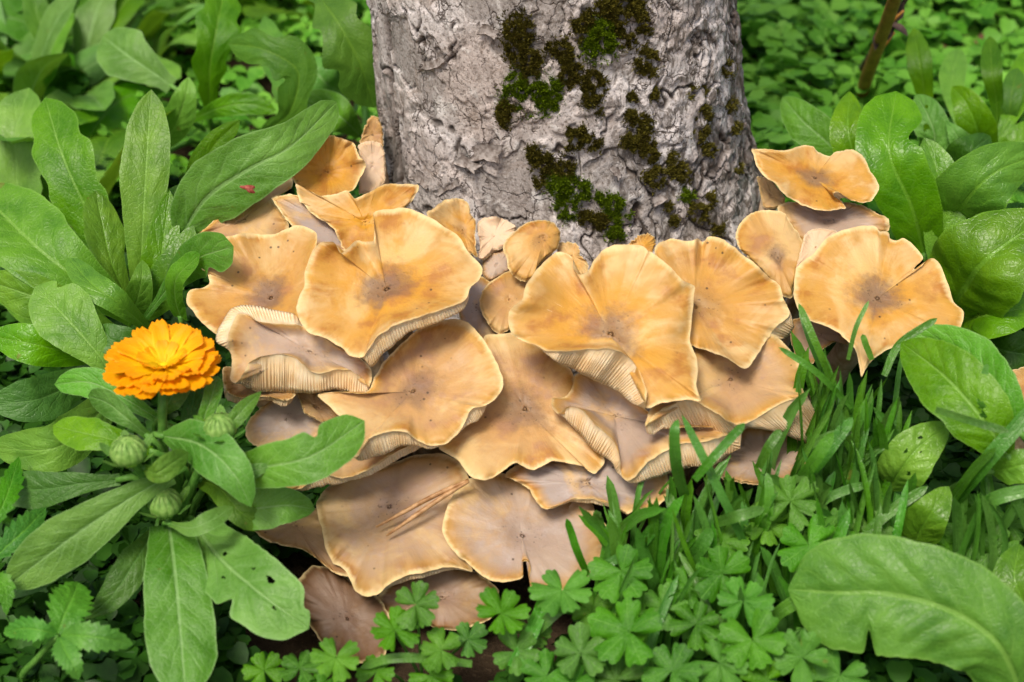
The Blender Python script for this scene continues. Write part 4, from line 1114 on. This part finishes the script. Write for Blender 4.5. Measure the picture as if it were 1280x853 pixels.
# ------------------------------------------------------------------ leafy plants by the marigold
def build_left_plants():
    c = P(190, 400, 0.0)
    r = plant('leafy_rosette', 'bright green rosette of upright leaves behind the marigold flower', 'plant', (c[0] - .02, c[1] + .02))
    H = lambda *a, **k: hero(r, *a, **k)
    H([(170, 395, .055), (110, 356, .085), (50, 312, .105), (-30, 235, .12)], 56, mat='rosette', shape='lance', fold=.18, roll=-12)
    H([(140, 470, .07), (120, 440, .085), (85, 400, .10), (44, 358, .11)], 40, mat='rosette', shape='lance', fold=.08, notch=[(.85, .04, 1)])
    H([(180, 400, .07), (212, 358, .10), (245, 325, .13), (292, 308, .152)], 28, mat='calendula', shape='spoon', fold=.1, notch=[(.75, .06, 1)], nu=60)
    H([(226, 398, .08), (218, 372, .10), (222, 345, .12), (250, 318, .138)], 17, mat='rosette', shape='strap', roll=40)
    H([(172, 380, .05), (176, 330, .085), (182, 220, .135), (189, 112, .175)], 31, mat='rosette', shape='lance', roll=8, fold=.14)
    H([(178, 395, .05), (190, 360, .075), (200, 330, .095), (212, 238, .13)], 23, mat='glossy', shape='ovate', fold=.22)
    H([(182, 400, .055), (200, 365, .08), (222, 325, .10), (242, 282, .115)], 24, mat='glossy', shape='ovate', roll=14)
    H([(160, 400, .05), (170, 380, .075), (177, 350, .095), (178, 325, .10)], 18, mat='rosette', shape='ovate')
    H([(165, 385, .05), (140, 330, .08), (128, 280, .10), (120, 238, .115)], 27, mat='glossy', shape='lance', roll=-25)
    H([(160, 395, .045), (120, 290, .09), (80, 200, .13), (56, 122, .15)], 42, mat='rosette', shape='lance', roll=15, lobes=.2)
    H([(150, 420, .05), (100, 390, .07), (40, 370, .085), (-20, 350, .09)], 30, mat='rosette', shape='lance', roll=20)
    H([(148, 440, .05), (90, 440, .07), (40, 430, .085), (-15, 420, .085)], 27, mat='glossy', shape='lance')
    H([(145, 470, .045), (95, 480, .06), (45, 500, .07), (-15, 505, .07)], 30, mat='darkleaf', shape='lance')
    H([(165, 470, .04), (120, 520, .06), (70, 560, .07), (-15, 560, .06)], 33, mat='rosette', shape='lance', roll=15)
    H([(200, 470, .05), (170, 440, .08), (140, 425, .09), (110, 415, .09)], 22, mat='darkleaf', shape='lance')
    H([(195, 420, .06), (150, 380, .10), (115, 355, .11), (85, 322, .11)], 20, mat='glossy', shape='lance', roll=-20)
    c = P(215, 320, 0.0)
    r = plant('spotted_leaf_plant', 'plant whose broad leaf with a red blotch leans over the mushrooms', 'plant', (c[0] - .01, c[1] + .03))
    big = hero(r, [(226, 296, .105), (259, 247, .135), (312, 211, .155), (364, 183, .165), (421, 128, .172)], 44, mat='calendula', shape='broad', fold=.12, roll=-6, nu=70, nv=24)
    # red blotch
    q = P(311, 236, .1605)
    dirs = norm(CAM - q)
    a = np.linspace(0, 6.283, 18, endpoint=False)
    e1 = norm(np.cross(dirs, [0.4, 0, 1])); e2 = np.cross(dirs, e1)
    rr = 1 + .3 * np.sin(a * 3 + 1) + .15 * np.sin(a * 5)
    th_ = math.radians(20)
    X = np.cos(a) * .0042 * rr; Y = np.sin(a) * .0022 * rr
    ring = q + np.outer(X, e1) + np.outer(Y, e2) + dirs * .0012
    part('blotch', np.vstack([q + dirs * .0022, ring, ring - dirs * .0035]), [np.stack([np.zeros(18, int), 1 + np.arange(18), 1 + (np.arange(18) + 1) % 18], -1), np.stack([1 + np.arange(18), 19 + np.arange(18), 19 + (np.arange(18) + 1) % 18, 1 + (np.arange(18) + 1) % 18], -1)], M['blemish'], r, parent=big, props={'label': 'dark red blotch on the leaf'})
    hero(r, [(225, 300, .09), (215, 275, .105), (222, 250, .115), (238, 232, .12)], 20, mat='glossy', shape='ovate')
    hero(r, [(220, 310, .06), (240, 250, .10), (262, 190, .13), (300, 150, .15)], 18, mat='olive', shape='lance')
    # loosely traced leaves farther back
    c = P(255, 170, 0.0)
    r = plant('dandelion_plant', 'olive green dandelion with arching lobed leaves left of the trunk', 'dandelion', (c[0], c[1] + .05))
    H = lambda *a, **k: hero(r, *a, **k)
    H([(262, 140, .06), (262, 90, .10), (270, 40, .13), (282, -20, .15)], 32, mat='olive', shape='lance', lobes=.25, nl=4)
    H([(330, 165, .07), (362, 140, .10), (372, 90, .13), (330, 62, .145), (285, 55, .14)], 31, mat='olive', shape='lance', lobes=.35, nl=4)
    H([(215, 108, .08), (190, 90, .09), (160, 70, .10), (128, 45, .105)], 34, mat='calendula', shape='lance')
    H([(240, 150, .07), (275, 135, .09), (310, 130, .095), (345, 138, .09)], 15, mat='rosette', shape='lance')
    H([(205, 185, .06), (222, 150, .09), (232, 120, .11), (236, 96, .12)], 20, mat='rosette', shape='ovate')
    c = P(440, 110, 0.0)
    r = plant('dandelion_plant', 'dandelion with one big drooping lobed leaf touching the trunk', 'dandelion', (c[0], c[1] + .06))
    H = lambda *a, **k: hero(r, *a, **k)
    H([(392, -15, .18), (420, 25, .175), (448, 75, .15), (468, 135, .11)], 46, mat='olive', shape='lance', lobes=.35, nl=4, petiole=False)
    H([(440, 120, .05), (415, 110, .085), (395, 90, .10), (385, 70, .105)], 30, mat='calendula', shape='lance')
    H([(440, 140, .05), (400, 150, .08), (360, 110, .09), (330, 20, .10)], 24, mat='rosette', shape='lance', lobes=.3)
    H([(450, 170, .06), (430, 150, .085), (405, 135, .09), (370, 130, .09)], 24, mat='calendula', shape='lance')
build_left_plants()

def build_back_plants():
    rg = np.random.default_rng(21)
    labels = ['blurred weed with smooth green blades behind the marigold rosette', 'blurred weed with slightly lobed mixed green leaves behind the marigold rosette', 'blurred weed with deeply lobed olive leaves behind the marigold rosette']
    spots = [(30, 200), (95, 150), (-60, 280), (10, 90), (150, 60), (70, 20), (220, 10), (310, 60), (400, 60), (-50, 120), (-20, 0), (120, -50), (200, -60), (290, -40), (370, -30), (440, -20), (40, -60),
             (-100, 30), (340, -100), (250, -120), (150, -130), (50, -140), (430, -90), (-60, -90), (60, 270), (20, 370), (110, 330), (180, 130), (130, 110), (60, 130), (0, 160), (260, 60), (350, 20), (190, 0), (100, -10), (30, 40), (-80, 200), (410, 10), (320, -10), (240, -40), (480, -60), (90, 70)]
    for i, (x, y) in enumerate(spots):
        g = P(x, y, GZ)
        kind = i % 3
        wild_plant('weed_plant', labels[kind], 'plant', (g[0], g[1]), 8 if kind else 7, .10, .17, (.12, .15, .17)[kind], (['rosette', 'calendula'], ['calendula', 'rosette', 'olive'], ['olive', 'rosette'])[kind],
                   elev=(25, 78), droop=.55, lobes=(0, .15, .45)[kind], seed=300 + i, group=('smooth leaved weeds', 'slightly lobed weeds', 'deeply lobed weeds')[kind])
build_back_plants()

# ------------------------------------------------------------------ right hand plants
def build_right_plants():
    c = P(1150, 330, 0.0)
    r = plant('broad_leaf_plant', 'glossy plant with upright rounded leaves behind the wide flat mushroom', 'plant', (c[0] + .01, c[1] + .03))
    H = lambda *a, **k: hero(r, *a, **k)
    H([(1156, 320, .07), (1140, 260, .11), (1112, 190, .145), (1120, 114, .165)], 42, mat='glossy', shape='strap', fold=.2, notch=[(.70, .07, 1)])
    H([(1090, 230, .09), (1070, 200, .115), (1060, 160, .135), (1062, 114, .145)], 24, mat='glossy', shape='ovate')
    H([(1058, 200, .09), (1030, 175, .105), (1002, 150, .115), (978, 121, .12)], 24, mat='calendula', shape='ovate')
    H([(1165, 330, .07), (1180, 270, .10), (1172, 215, .125), (1155, 172, .14)], 28, mat='glossy', shape='ovate', fold=.3, roll=-15)
    H([(1178, 300, .06), (1205, 255, .115), (1245, 215, .14), (1310, 190, .145)], 46, mat='glossy', shape='ovate', roll=-12)
    H([(1190, 388, .07), (1205, 360, .10), (1235, 322, .13), (1310, 268, .15)], 66, mat='glossy', shape='ovate', roll=14, fold=.2, curl=.22)
    H([(1195, 400, .05), (1225, 395, .085), (1255, 390, .095), (1300, 380, .095)], 42, mat='glossy', shape='ovate', roll=30)
    H([(1150, 200, .08), (1168, 175, .10), (1160, 145, .115), (1145, 118, .12)], 22, mat='calendula', shape='ovate', holes=[(.5, .35, .05, .1), (.75, .6, .03, .07)], nu=60, nv=30)
    H([(1240, 420, .05), (1262, 400, .08), (1272, 380, .09), (1275, 345, .095)], 18, mat='glossy', shape='ovate', roll=-20)
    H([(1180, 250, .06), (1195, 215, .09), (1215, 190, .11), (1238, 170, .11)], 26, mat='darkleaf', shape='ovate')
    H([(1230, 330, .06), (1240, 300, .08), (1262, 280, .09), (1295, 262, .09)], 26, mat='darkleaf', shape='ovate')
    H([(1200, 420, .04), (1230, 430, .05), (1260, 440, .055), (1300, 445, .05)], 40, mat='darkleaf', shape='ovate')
    c = P(1230, 190, 0.0)
    r = plant('broad_leaf_plant', 'blurred upright leaves behind the glossy plant, near the brown stalk', 'plant', (c[0], c[1] + .04))
    H = lambda *a, **k: hero(r, *a, **k)
    H([(1160, 165, .06), (1156, 120, .09), (1150, 80, .115), (1142, 35, .13)], 16, mat='olive', shape='lance')
    H([(1246, 180, .06), (1246, 130, .09), (1240, 90, .115), (1237, 45, .125)], 14, mat='olive', shape='lance')
    H([(1225, 200, .06), (1222, 165, .095), (1208, 130, .115), (1190, 108, .12)], 24, mat='glossy', shape='ovate', fold=.3)
    H([(1225, 215, .07), (1210, 190, .095), (1195, 168, .11), (1182, 150, .115)], 17, mat='calendula', shape='point')
    H([(1262, 170, .06), (1262, 140, .085), (1266, 110, .10), (1272, 85, .105)], 14, mat='olive', shape='lance')
    H([(1250, 210, .06), (1270, 190, .08), (1285, 170, .09), (1305, 150, .095)], 22, mat='glossy', shape='ovate')
    H([(1240, 190, .06), (1260, 150, .08), (1275, 110, .09), (1290, 60, .10)], 20, mat='rosette', shape='lance')
    H([(1215, 190, .05), (1200, 150, .07), (1190, 100, .085), (1200, 60, .09)], 17, mat='rosette', shape='lance')
    # leaves lying in the grass
    c = P(1250, 560, 0.0)
    r = plant('oval_leaf_plant', 'pair of oval leaves, one on the other, lying over the grass tufts', 'plant', (c[0] + .02, c[1] + .02))
    hero(r, [(1275, 540, .09), (1245, 500, .105), (1200, 445, .112), (1140, 414, .115)], 40, mat='calendula', shape='ovate', roll=10)
    hero(r, [(1262, 572, .095), (1225, 520, .118), (1180, 470, .128), (1126, 428, .125)], 44, mat='rosette', shape='ovate', fold=.12, nu=80, nv=36, holes=[(.35, .62, .03, .05), (.30, .55, .02, .04)])
    c = P(1130, 640, 0.0)
    r = plant('oval_leaf_plant', 'small plant in the grass with insect holes in its upright leaf', 'plant', (c[0] + .01, c[1] + .01))
    hero(r, [(1112, 612, .055), (1125, 590, .075), (1148, 560, .09), (1186, 530, .098)], 32, mat='glossy', shape='ovate', nu=80, nv=36, holes=[(.40, .66, .02, .04), (.55, .36, .02, .035), (.72, .34, .022, .05), (.62, .6, .014, .02)])
    hero(r, [(1140, 690, .035), (1150, 665, .055), (1165, 640, .072), (1186, 608, .08)], 27, mat='glossy', shape='ovate')
    hero(r, [(1240, 590, .08), (1262, 585, .09), (1285, 580, .095), (1310, 572, .095)], 22, mat='glossy', shape='ovate')
    c = P(1275, 850, 0.0)
    r = plant('broad_leaf_plant', 'plant with one very broad notched leaf in front of the grass', 'plant', (c[0], c[1]))
    hero(r, [(1275, 862, .035), (1252, 812, .058), (1215, 778, .068), (1165, 755, .073), (1105, 742, .072), (1045, 741, .066), (985, 737, .056)], 76, mat='rosette', shape='strap', fold=.05, roll=4, nu=110, nv=40, notch=[(.70, .018, 0)], curl=.16)
    hero(r, [(1290, 780, .03), (1278, 750, .045), (1268, 720, .055), (1275, 680, .06)], 28, mat='glossy', shape='ovate')
build_right_plants()

def build_stalks():
    a = P(1072, 125, 0.0); b = P(1125, -20, .22)
    r = thing('brown_stalk', 'leaning brown woody stalk in the blurred ground cover', 'stalk', (a[0], a[1], GZ))
    v, f, uv = tube([np.array([a[0], a[1], GZ]), P(1080, 108, .05), P(1100, 52, .13), b, b + (b - P(1080, 108, .05)) * .6], [.0055, .0052, .0048, .0044, .003], 26, 10)
    part('stem', v, f, M['twig'], r, uv=uv)
    for z, l in ((.35, .02), (.6, .016)):
        q = P(1080, 108, .05) * (1 - z) + b * z
        v, f, uv = tube([q, q + np.array([.006, 0, .008]), q + np.array([.012, -.002, l])], [.002, .0016, .0008], 8, 7)
        part('side_shoot', v, f, M['twig'], r, uv=uv)
    a = P(1078, 112, 0.0); b = P(1135, -5, .17)
    r = thing('dead_stalk', 'thin dark dead stalk with a withered tip behind the brown stalk', 'stalk', (a[0] - .004, a[1] + .02, GZ))
    p0 = np.array([a[0] - .004, a[1] + .02, GZ])
    v, f, uv = tube([p0, P(1070, 100, .03), P(1100, 50, .10), b], [.003, .0028, .0025, .0018], 20, 8)
    part('stem', v, f, M['deadtwig'], r, uv=uv)
    rg = np.random.default_rng(4)
    for k in range(6):
        d = norm(rg.normal(0, 1, 3) + [0, 0, -.6]) * .02
        q = b - np.array([.003 * k, 0, .005 * k])
        V, F, uv = leaf_mesh(np.array([q, q + d * .5, q + d]), .005, 'point', nref=norm(rg.normal(0, 1, 3)), nu=12, nv=4, seed=nxt(), curl=.5)
        part('withered_leaf', V, F, M['deadtwig'], r, uv=uv)
build_stalks()

# ------------------------------------------------------------------ grass
def mound_z(py): return float(mound(np.array(640.), np.array(float(py)))[2])
def build_grass():
    rg = np.random.default_rng(12)
    tufts = [(768, 640, 12, 'short tuft of broad grass blades at the tip of the dusty yellow edged mushroom'),
             (830, 608, 20, 'grass tuft covering the lip of the folded mushroom'),
             (895, 600, 18, 'grass tuft below the flared white gilled skirt'),
             (955, 592, 18, 'grass tuft in front of the pink brown mushroom'),
             (1032, 572, 14, 'grass tuft beside the end of the white gilled skirt'),
             (1022, 462, 22, 'grass tuft in the dark gap under the wide flat golden mushroom'),
             (1072, 482, 20, 'grass tuft under the pointed front of the wide flat golden mushroom'),
             (1105, 508, 16, 'grass tuft at the tips of the paired oval leaves'),
             (1062, 556, 20, 'grass tuft beside the leaf with insect holes'),
             (1030, 636, 16, 'grass tuft growing out of the lobed leaves above the very broad leaf'),
             (1232, 602, 18, 'grass tuft behind the stalks of the paired oval leaves'),
             (905, 682, 10, 'grass tuft among lobed leaves, crossed by a flat pale blade'),
             (845, 684, 10, 'grass tuft rising behind the roundest lobed leaf'),
             (968, 702, 8, 'sparse grass tuft between the lobed leaves and the very broad leaf'),
             (1122, 600, 9, 'grass tuft around the small upright glossy leaves'),
             (820, 745, 5, 'few stray grass blades beside the roundest lobed leaf'),
             (1008, 792, 5, 'few stray grass blades poking up at the notched leaf tip')]
    for k, (x, y, n, l) in enumerate(tufts):
        h0 = max(0.045, mound_z(y) + .020)
        g = P(x, y, h0)
        root = plant('grass_tuft', l, 'grass tuft', (g[0], g[1] - .008), 'grass tufts by the mushrooms')
        for i in range(n):
            tx, ty = x + rg.normal(0, 24), y + rg.normal(0, 24)
            tip = P(tx, ty, h0 + rg.uniform(-.012, .008))
            b = np.array([g[0] + rg.normal(0, .011), g[1] - .018 + rg.normal(0, .007), GZ])
            lean = rg.normal(0, 1, 3) * .009
            C = np.array([b, b * .6 + tip * .4 + np.array([0, 0, .012]) + lean, b * .22 + tip * .78 + np.array([0, 0, .006]) + lean * .6, tip])
            nr = norm(np.array([rg.normal(0, .6), -1, .55]))
            V, F, uv = leaf_mesh(C, rg.choice([.0013, .0018, .0024, .0033]), 'grass', nref=nr, fold=rg.uniform(.2, .5), wave=.02, curl=0, nu=16, nv=4, seed=nxt(), twist=rg.normal(0, 40))
            part('blade', V, F, M['grass'], root, uv=uv)
    # long blades that can be followed one by one
    c = P(930, 760, 0.0)
    root = plant('grass_tuft', 'tuft of long arching grass blades, one crossing the pink brown mushroom diagonally', 'grass tuft', (c[0], c[1]))
    for pts, w in [([(946, 715, .03), (905, 625, .085), (852, 518, .125)], 5.5), ([(868, 600, .10), (895, 568, .115), (931, 529, .125)], 6), ([(948, 585, .09), (960, 560, .105), (976, 537, .112)], 6),
                   ([(862, 640, .05), (846, 585, .10), (843, 540, .125), (848, 524, .128)], 7.5), ([(990, 615, .06), (1015, 580, .095), (1042, 540, .115)], 8), ([(993, 615, .06), (1030, 570, .09), (1066, 521, .11)], 8),
                   ([(892, 655, .06), (920, 646, .078), (956, 636, .08)], 7), ([(770, 700, .03), (748, 650, .06), (751, 640, .07)], 6), ([(735, 720, .03), (722, 690, .05), (708, 648, .072)], 5), ([(850, 715, .03), (872, 690, .055), (890, 660, .07)], 9),
                   ([(955, 800, .02), (975, 765, .04), (1040, 730, .06), (1038, 735, .058)], 9), ([(940, 640, .05), (955, 660, .06), (962, 620, .08), (958, 590, .09)], 6), ([(748, 725, .035), (760, 705, .05), (785, 694, .052)], 6),
                   ([(640, 835, .03), (665, 790, .04), (688, 730, .05)], 9), ([(660, 800, .03), (690, 770, .045), (720, 745, .05)], 7), ([(590, 830, .02), (500, 822, .03), (450, 835, .02)], 6)]:
        hero(root, pts, w, mat='grass', shape='grass', petiole=False, pname='blade', nu=26, nv=4, fold=.25)
    c = P(1050, 580, 0.0)
    root = plant('grass_tuft', 'tuft of thin tall grass blades against the wide flat golden mushroom', 'grass tuft', (c[0], c[1]))
    for pts, w in [([(1040, 480, .10), (1020, 430, .125), (998, 379, .142)], 4.5), ([(1065, 510, .09), (1020, 465, .118), (973, 434, .13)], 4), ([(1060, 450, .11), (1070, 410, .13), (1086, 376, .142)], 3), ([(1030, 470, .09), (1012, 420, .118), (1000, 385, .13)], 5),
                   ([(1105, 470, .11), (1125, 430, .122), (1172, 398, .135)], 5), ([(1090, 450, .11), (1082, 430, .12), (1078, 418, .125)], 4), ([(1170, 445, .12), (1185, 440, .13), (1195, 432, .135)], 5), ([(1215, 490, .125), (1228, 475, .132), (1234, 455, .14)], 4),
                   ([(1170, 512, .128), (1215, 527, .137), (1262, 540, .14)], 5), ([(1195, 625, .06), (1235, 575, .10), (1300, 500, .13)], 10), ([(1180, 640, .05), (1215, 590, .09), (1245, 560, .11)], 6), ([(1200, 660, .04), (1240, 625, .08), (1300, 610, .09)], 9),
                   ([(1010, 560, .09), (1035, 545, .10), (1065, 540, .10)], 5), ([(1000, 650, .05), (1040, 620, .07), (1085, 605, .075)], 6), ([(1060, 700, .04), (1100, 650, .06), (1160, 608, .075)], 7), ([(1060, 700, .035), (1030, 640, .06), (1020, 590, .085)], 6)]:
        hero(root, pts, w, mat='grass', shape='grass', petiole=False, pname='blade', nu=26, nv=4, fold=.25)
build_grass()

# ------------------------------------------------------------------ cranesbill (small rounded, deeply cut leaves)
def crane_leaf(c, R, nrm, rot, seed, lob=5):
    ns, nr = 110, 7
    rg = np.random.default_rng(seed)
    a = np.linspace(-math.pi * .93, math.pi * .93, ns)
    x = (a / (math.pi * .93) * .5 + .5) * lob
    k = np.clip(np.floor(x).astype(int), 0, lob - 1); t = (x - k) * 2 - 1
    lobl = rg.uniform(.86, 1.08, lob)[k]
    body = .45 + .55 * (1 - np.abs(t) ** 5.5)
    tooth = 1 - .13 * np.abs(np.sin(t * math.pi * 1.5 + .0)) ** .8 * (1 - .3 * np.abs(t))
    tooth = .86 + .14 * np.abs(np.cos(t * math.pi * 1.5)) ** .7
    rad = R * lobl * body * tooth * (1 + .04 * fbm(np.stack([a * 4, a * 0 + seed, a * 0], -1), 2, seed))
    e3 = norm(nrm); e1 = norm(np.cross(e3, [math.sin(seed), math.cos(seed), .2])); e2 = np.cross(e3, e1)
    q = np.concatenate([[.02], np.linspace(.0, 1, nr + 1)[1:]])
    Q, A = np.meshgrid(q, a, indexing='ij')
    rr = rad[None] * Q
    z = R * (.10 * Q ** 2 * (1 - np.abs(t)[None] ** 2) * 1.6 - .10 * Q ** 2.5 + .09 * fbm(np.stack([np.cos(A) * Q * 2 + seed, np.sin(A) * Q * 2, Q * 0], -1), 2, seed) - .05 * np.abs(t)[None] ** 2 * Q)
    V = c + (rr * np.cos(A + rot))[..., None] * e1 + (rr * np.sin(A + rot))[..., None] * e2 + z[..., None] * e3
    V = V.reshape(-1, 3)
    F = grid_faces(nr + 1, ns)
    uv = np.stack([Q, np.broadcast_to(t * .5 + .5, Q.shape)], -1).reshape(-1, 2)
    return V, F, uv
def build_cranesbill():
    rg = np.random.default_rng(8)
    sets = [('cranesbill plant with lobed leaves, below the tan mushroom with needles', [(520, 756, .055, 30), (493, 787, .045, 30), (552, 812, .035, 28), (585, 800, .03, 24), (540, 845, .02, 26), (470, 840, .02, 24)]),
            ('cranesbill plant with a cut leaf below the lowest dark brown mushroom', [(420, 822, .04, 30), (375, 835, .025, 24), (330, 838, .02, 24), (400, 860, .02, 26)]),
            ('cranesbill plant with lobed leaves under the split greyish mushroom', [(627, 766, .055, 34), (703, 738, .06, 36), (645, 815, .035, 28), (683, 845, .03, 30), (668, 790, .03, 22)]),
            ('cranesbill plant with the roundest large lobed leaf, in front of the grass', [(785, 789, .055, 46), (777, 715, .06, 38), (726, 817, .045, 34), (740, 765, .04, 28), (840, 838, .04, 34), (770, 850, .03, 34), (715, 855, .03, 26), (830, 760, .04, 28)]),
            ('cranesbill plant growing between the grass blades', [(902, 717, .06, 34), (902, 676, .055, 32), (929, 752, .055, 34), (870, 780, .045, 30), (860, 735, .045, 26)]),
            ('cranesbill plant with lobed leaves beside the very broad notched leaf', [(941, 801, .05, 38), (1003, 822, .045, 34), (900, 830, .04, 34), (960, 850, .035, 34), (1050, 845, .03, 34), (895, 795, .035, 26), (1020, 790, .035, 24)]),
            ('cranesbill plant half covered by grass beside the pink brown mushroom', [(988, 627, .075, 34), (1011, 682, .065, 36), (1035, 660, .06, 28), (960, 655, .06, 28), (1060, 690, .05, 30), (1090, 665, .05, 26)]),
            ('cranesbill plant with low leaves behind the very broad notched leaf', [(1215, 668, .045, 30), (1240, 690, .04, 30), (1190, 690, .035, 26), (1225, 640, .04, 26), (1262, 655, .04, 26)])]
    for label, ls in sets:
        mx = sum(l[0] for l in ls) / len(ls); my = max(l[1] for l in ls)
        g = P(mx, my - 5, .0)
        root = plant('cranesbill_plant', label, 'cranesbill', (g[0], g[1] + .012))
        b = np.array(root.location)
        for (x, y, h, rp) in ls:
            c = P(x, y, h)
            nr = norm(norm(CAM - c) * 1.0 + np.array([0, 0, .75]) + rg.normal(0, .22, 3))
            s = nxt()
            V, F, uv = crane_leaf(c, rp * 1.12 * vdepth(c) / FPX, nr, rg.uniform(0, 6.28), s, int(rg.choice([5, 5, 6])))
            o = part('leaf', V, F, M['crane'], root, uv=uv)
            v, f, tuv = tube([c - nr * .0022, c * .6 + b * .4 + np.array([0, 0, .004]), b + rg.normal(0, .002, 3)], [.0007, .0009, .0011], 12, 6)
            part('petiole', v, f, M['stalk'], root, parent=o, uv=tuv)
build_cranesbill()

def build_toothed():
    c = P(80, 820, 0.0)
    r = plant('buttercup_plant', 'small plant with a veined toothed leaf of three lobes, below the marigold', 'buttercup', (c[0], c[1]))
    for pts, w in [([(72, 792, .05), (80, 770, .056), (90, 748, .056), (98, 728, .05)], 30), ([(70, 793, .05), (50, 788, .055), (28, 786, .052), (4, 792, .045)], 17), ([(76, 794, .05), (100, 795, .056), (130, 798, .055), (166, 806, .045)], 21), ([(74, 797, .05), (82, 815, .052), (92, 832, .05), (98, 850, .042)], 18)]:
        hero(r, pts, w, mat='strawb', shape='ovate', petiole=False, nu=70, nv=18, teeth=.28, nt=9, fold=.15)
    v, f, uv = tube([P(72, 794, .049), P(50, 820, .03), P(30, 850, 0.0), np.array(r.location)], [.0016, .0018, .002, .002], 18, 8)
    part('petiole', v, f, M['stalk'], r, uv=uv)
    c = P(-25, 700, 0.0)
    r = plant('buttercup_plant', 'toothed pale green leaves of a small plant below the dark shaded leaves', 'buttercup', (c[0], c[1]))
    for pts, w in [([(-12, 665, .06), (0, 640, .068), (12, 610, .072), (24, 570, .07)], 17), ([(-10, 700, .055), (12, 680, .062), (34, 660, .064), (58, 634, .06)], 22), ([(-15, 720, .05), (-5, 725, .055), (6, 735, .055), (8, 770, .05)], 15)]:
        hero(r, pts, w, mat='strawb', shape='point', nu=70, nv=14, teeth=.3, nt=8)
build_toothed()

# ------------------------------------------------------------------ ground cover nobody could count
def cover(name, label, mat, pts, size, tilt, seed, kinds=3):
    """three-part small leaves at pts (world), joined into one mass"""
    rg = np.random.default_rng(seed)
    n = len(pts)
    # one leaflet: base, then a rounded notched outline
    tpl = np.array([[0, 0, 0], [.35, .30, .06], [.75, .40, .05], [.98, .22, .0], [.90, 0, -.02], [.98, -.22, .0], [.75, -.40, .05], [.35, -.30, .06]])
    fan = np.array([[0, i, i + 1] for i in range(1, 7)])
    nn = norm(np.array([0, 0, 1.0]) + rg.normal(0, tilt, (n, 3)))
    e1 = norm(np.cross(nn, rg.normal(0, 1, (n, 3)))); e2 = np.cross(nn, e1)
    sz = size * rg.uniform(.6, 1.35, n)
    Vs, Fs, Rn = [], [], []
    base = rg.uniform(0, 1, n)
    cnt = 0
    for k in range(kinds):
        ang = k * 2 * math.pi / kinds + rg.normal(0, .12, n)
        d1 = e1 * np.cos(ang)[:, None] + e2 * np.sin(ang)[:, None]
        d2 = np.cross(nn, d1)
        V = pts[:, None] + sz[:, None, None] * (tpl[None, :, 0, None] * d1[:, None] + tpl[None, :, 1, None] * d2[:, None] * 1.15 + (tpl[None, :, 2, None] - .12 * tpl[None, :, 0, None] ** 2) * nn[:, None])
        Vs.append(V.reshape(-1, 3))
        Fs.append((fan[None] + (np.arange(n) * 8)[:, None, None] + cnt).reshape(-1, 3)); cnt += n * 8
        Rn.append(np.repeat(np.clip(base + rg.normal(0, .08, n), 0, 1), 8))
    o = part(name, np.vstack(Vs), np.vstack(Fs), M[mat], None, attrs={'rnd': np.concatenate(Rn)})
    o['kind'] = 'stuff'; o['label'] = label; o['category'] = 'ground cover'
    return o
def build_cover():
    rg = np.random.default_rng(31)
    def patch(n, x0, x1, y0, y1, z0, z1, hs):
        x = rg.uniform(x0, x1, n); y = rg.uniform(y0, y1, n)
        hgt = (fbm(np.stack([x * 9, y * 9, x * 0], -1), 3, 17) * .5 + .5) * hs
        z = GZ + z0 + (z1 - z0) * rg.uniform(0, 1, n) ** .7 + hgt
        return np.stack([x, y, z], -1)
    p = patch(9000, .10, .95, .22, 1.5, .004, .05, .05)
    p = p[np.hypot(p[:, 0] - .03, p[:, 1] - TY) > .15]
    cover('ground_cover', 'mass of small pale green clover like leaves behind the trunk', 'cover', p, .017, .34, 1)
    p = patch(5200, -.95, .15, .34, 1.5, .003, .04, .04)
    cover('ground_cover', 'mass of small green leaves under the weeds behind the marigold', 'cover', p, .013, .4, 2)
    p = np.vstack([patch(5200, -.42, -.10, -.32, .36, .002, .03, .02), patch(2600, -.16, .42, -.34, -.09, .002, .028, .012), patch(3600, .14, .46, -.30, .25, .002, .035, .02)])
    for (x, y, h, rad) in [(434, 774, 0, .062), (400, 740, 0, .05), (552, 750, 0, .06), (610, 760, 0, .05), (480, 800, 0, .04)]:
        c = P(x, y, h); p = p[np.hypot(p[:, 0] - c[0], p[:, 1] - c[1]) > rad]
    cover('undergrowth', 'low leaves with shade painted into their green, under the front plants', 'under', p, .0115, .45, 3)
build_cover()

def build_litter():
    rg = np.random.default_rng(44)
    for (x, y, h, s) in [(1195, 45, .03, .012), (1232, 50, .03, .014), (1175, 60, .025, .01), (930, 15, .035, .016), (905, 20, .03, .012), (1250, 20, .03, .012)]:
        q = P(x, y, h)
        d = norm(rg.normal(0, 1, 3) * [1, 1, .2]) * s
        V, F, uv = leaf_mesh(np.array([q - d, q + [0, 0, .004], q + d]), s * .5, 'point', nref=norm([rg.normal(0, .4), -.3, 1.]), nu=18, nv=8, seed=nxt(), curl=.4, wave=.2)
        o = part('fallen_leaf', V, F, M['litter'], None, uv=uv)
        o['label'] = 'withered brown fallen leaf on the ground cover behind the trunk'; o['category'] = 'fallen leaf'; o['group'] = 'fallen leaves behind the trunk'
build_litter()
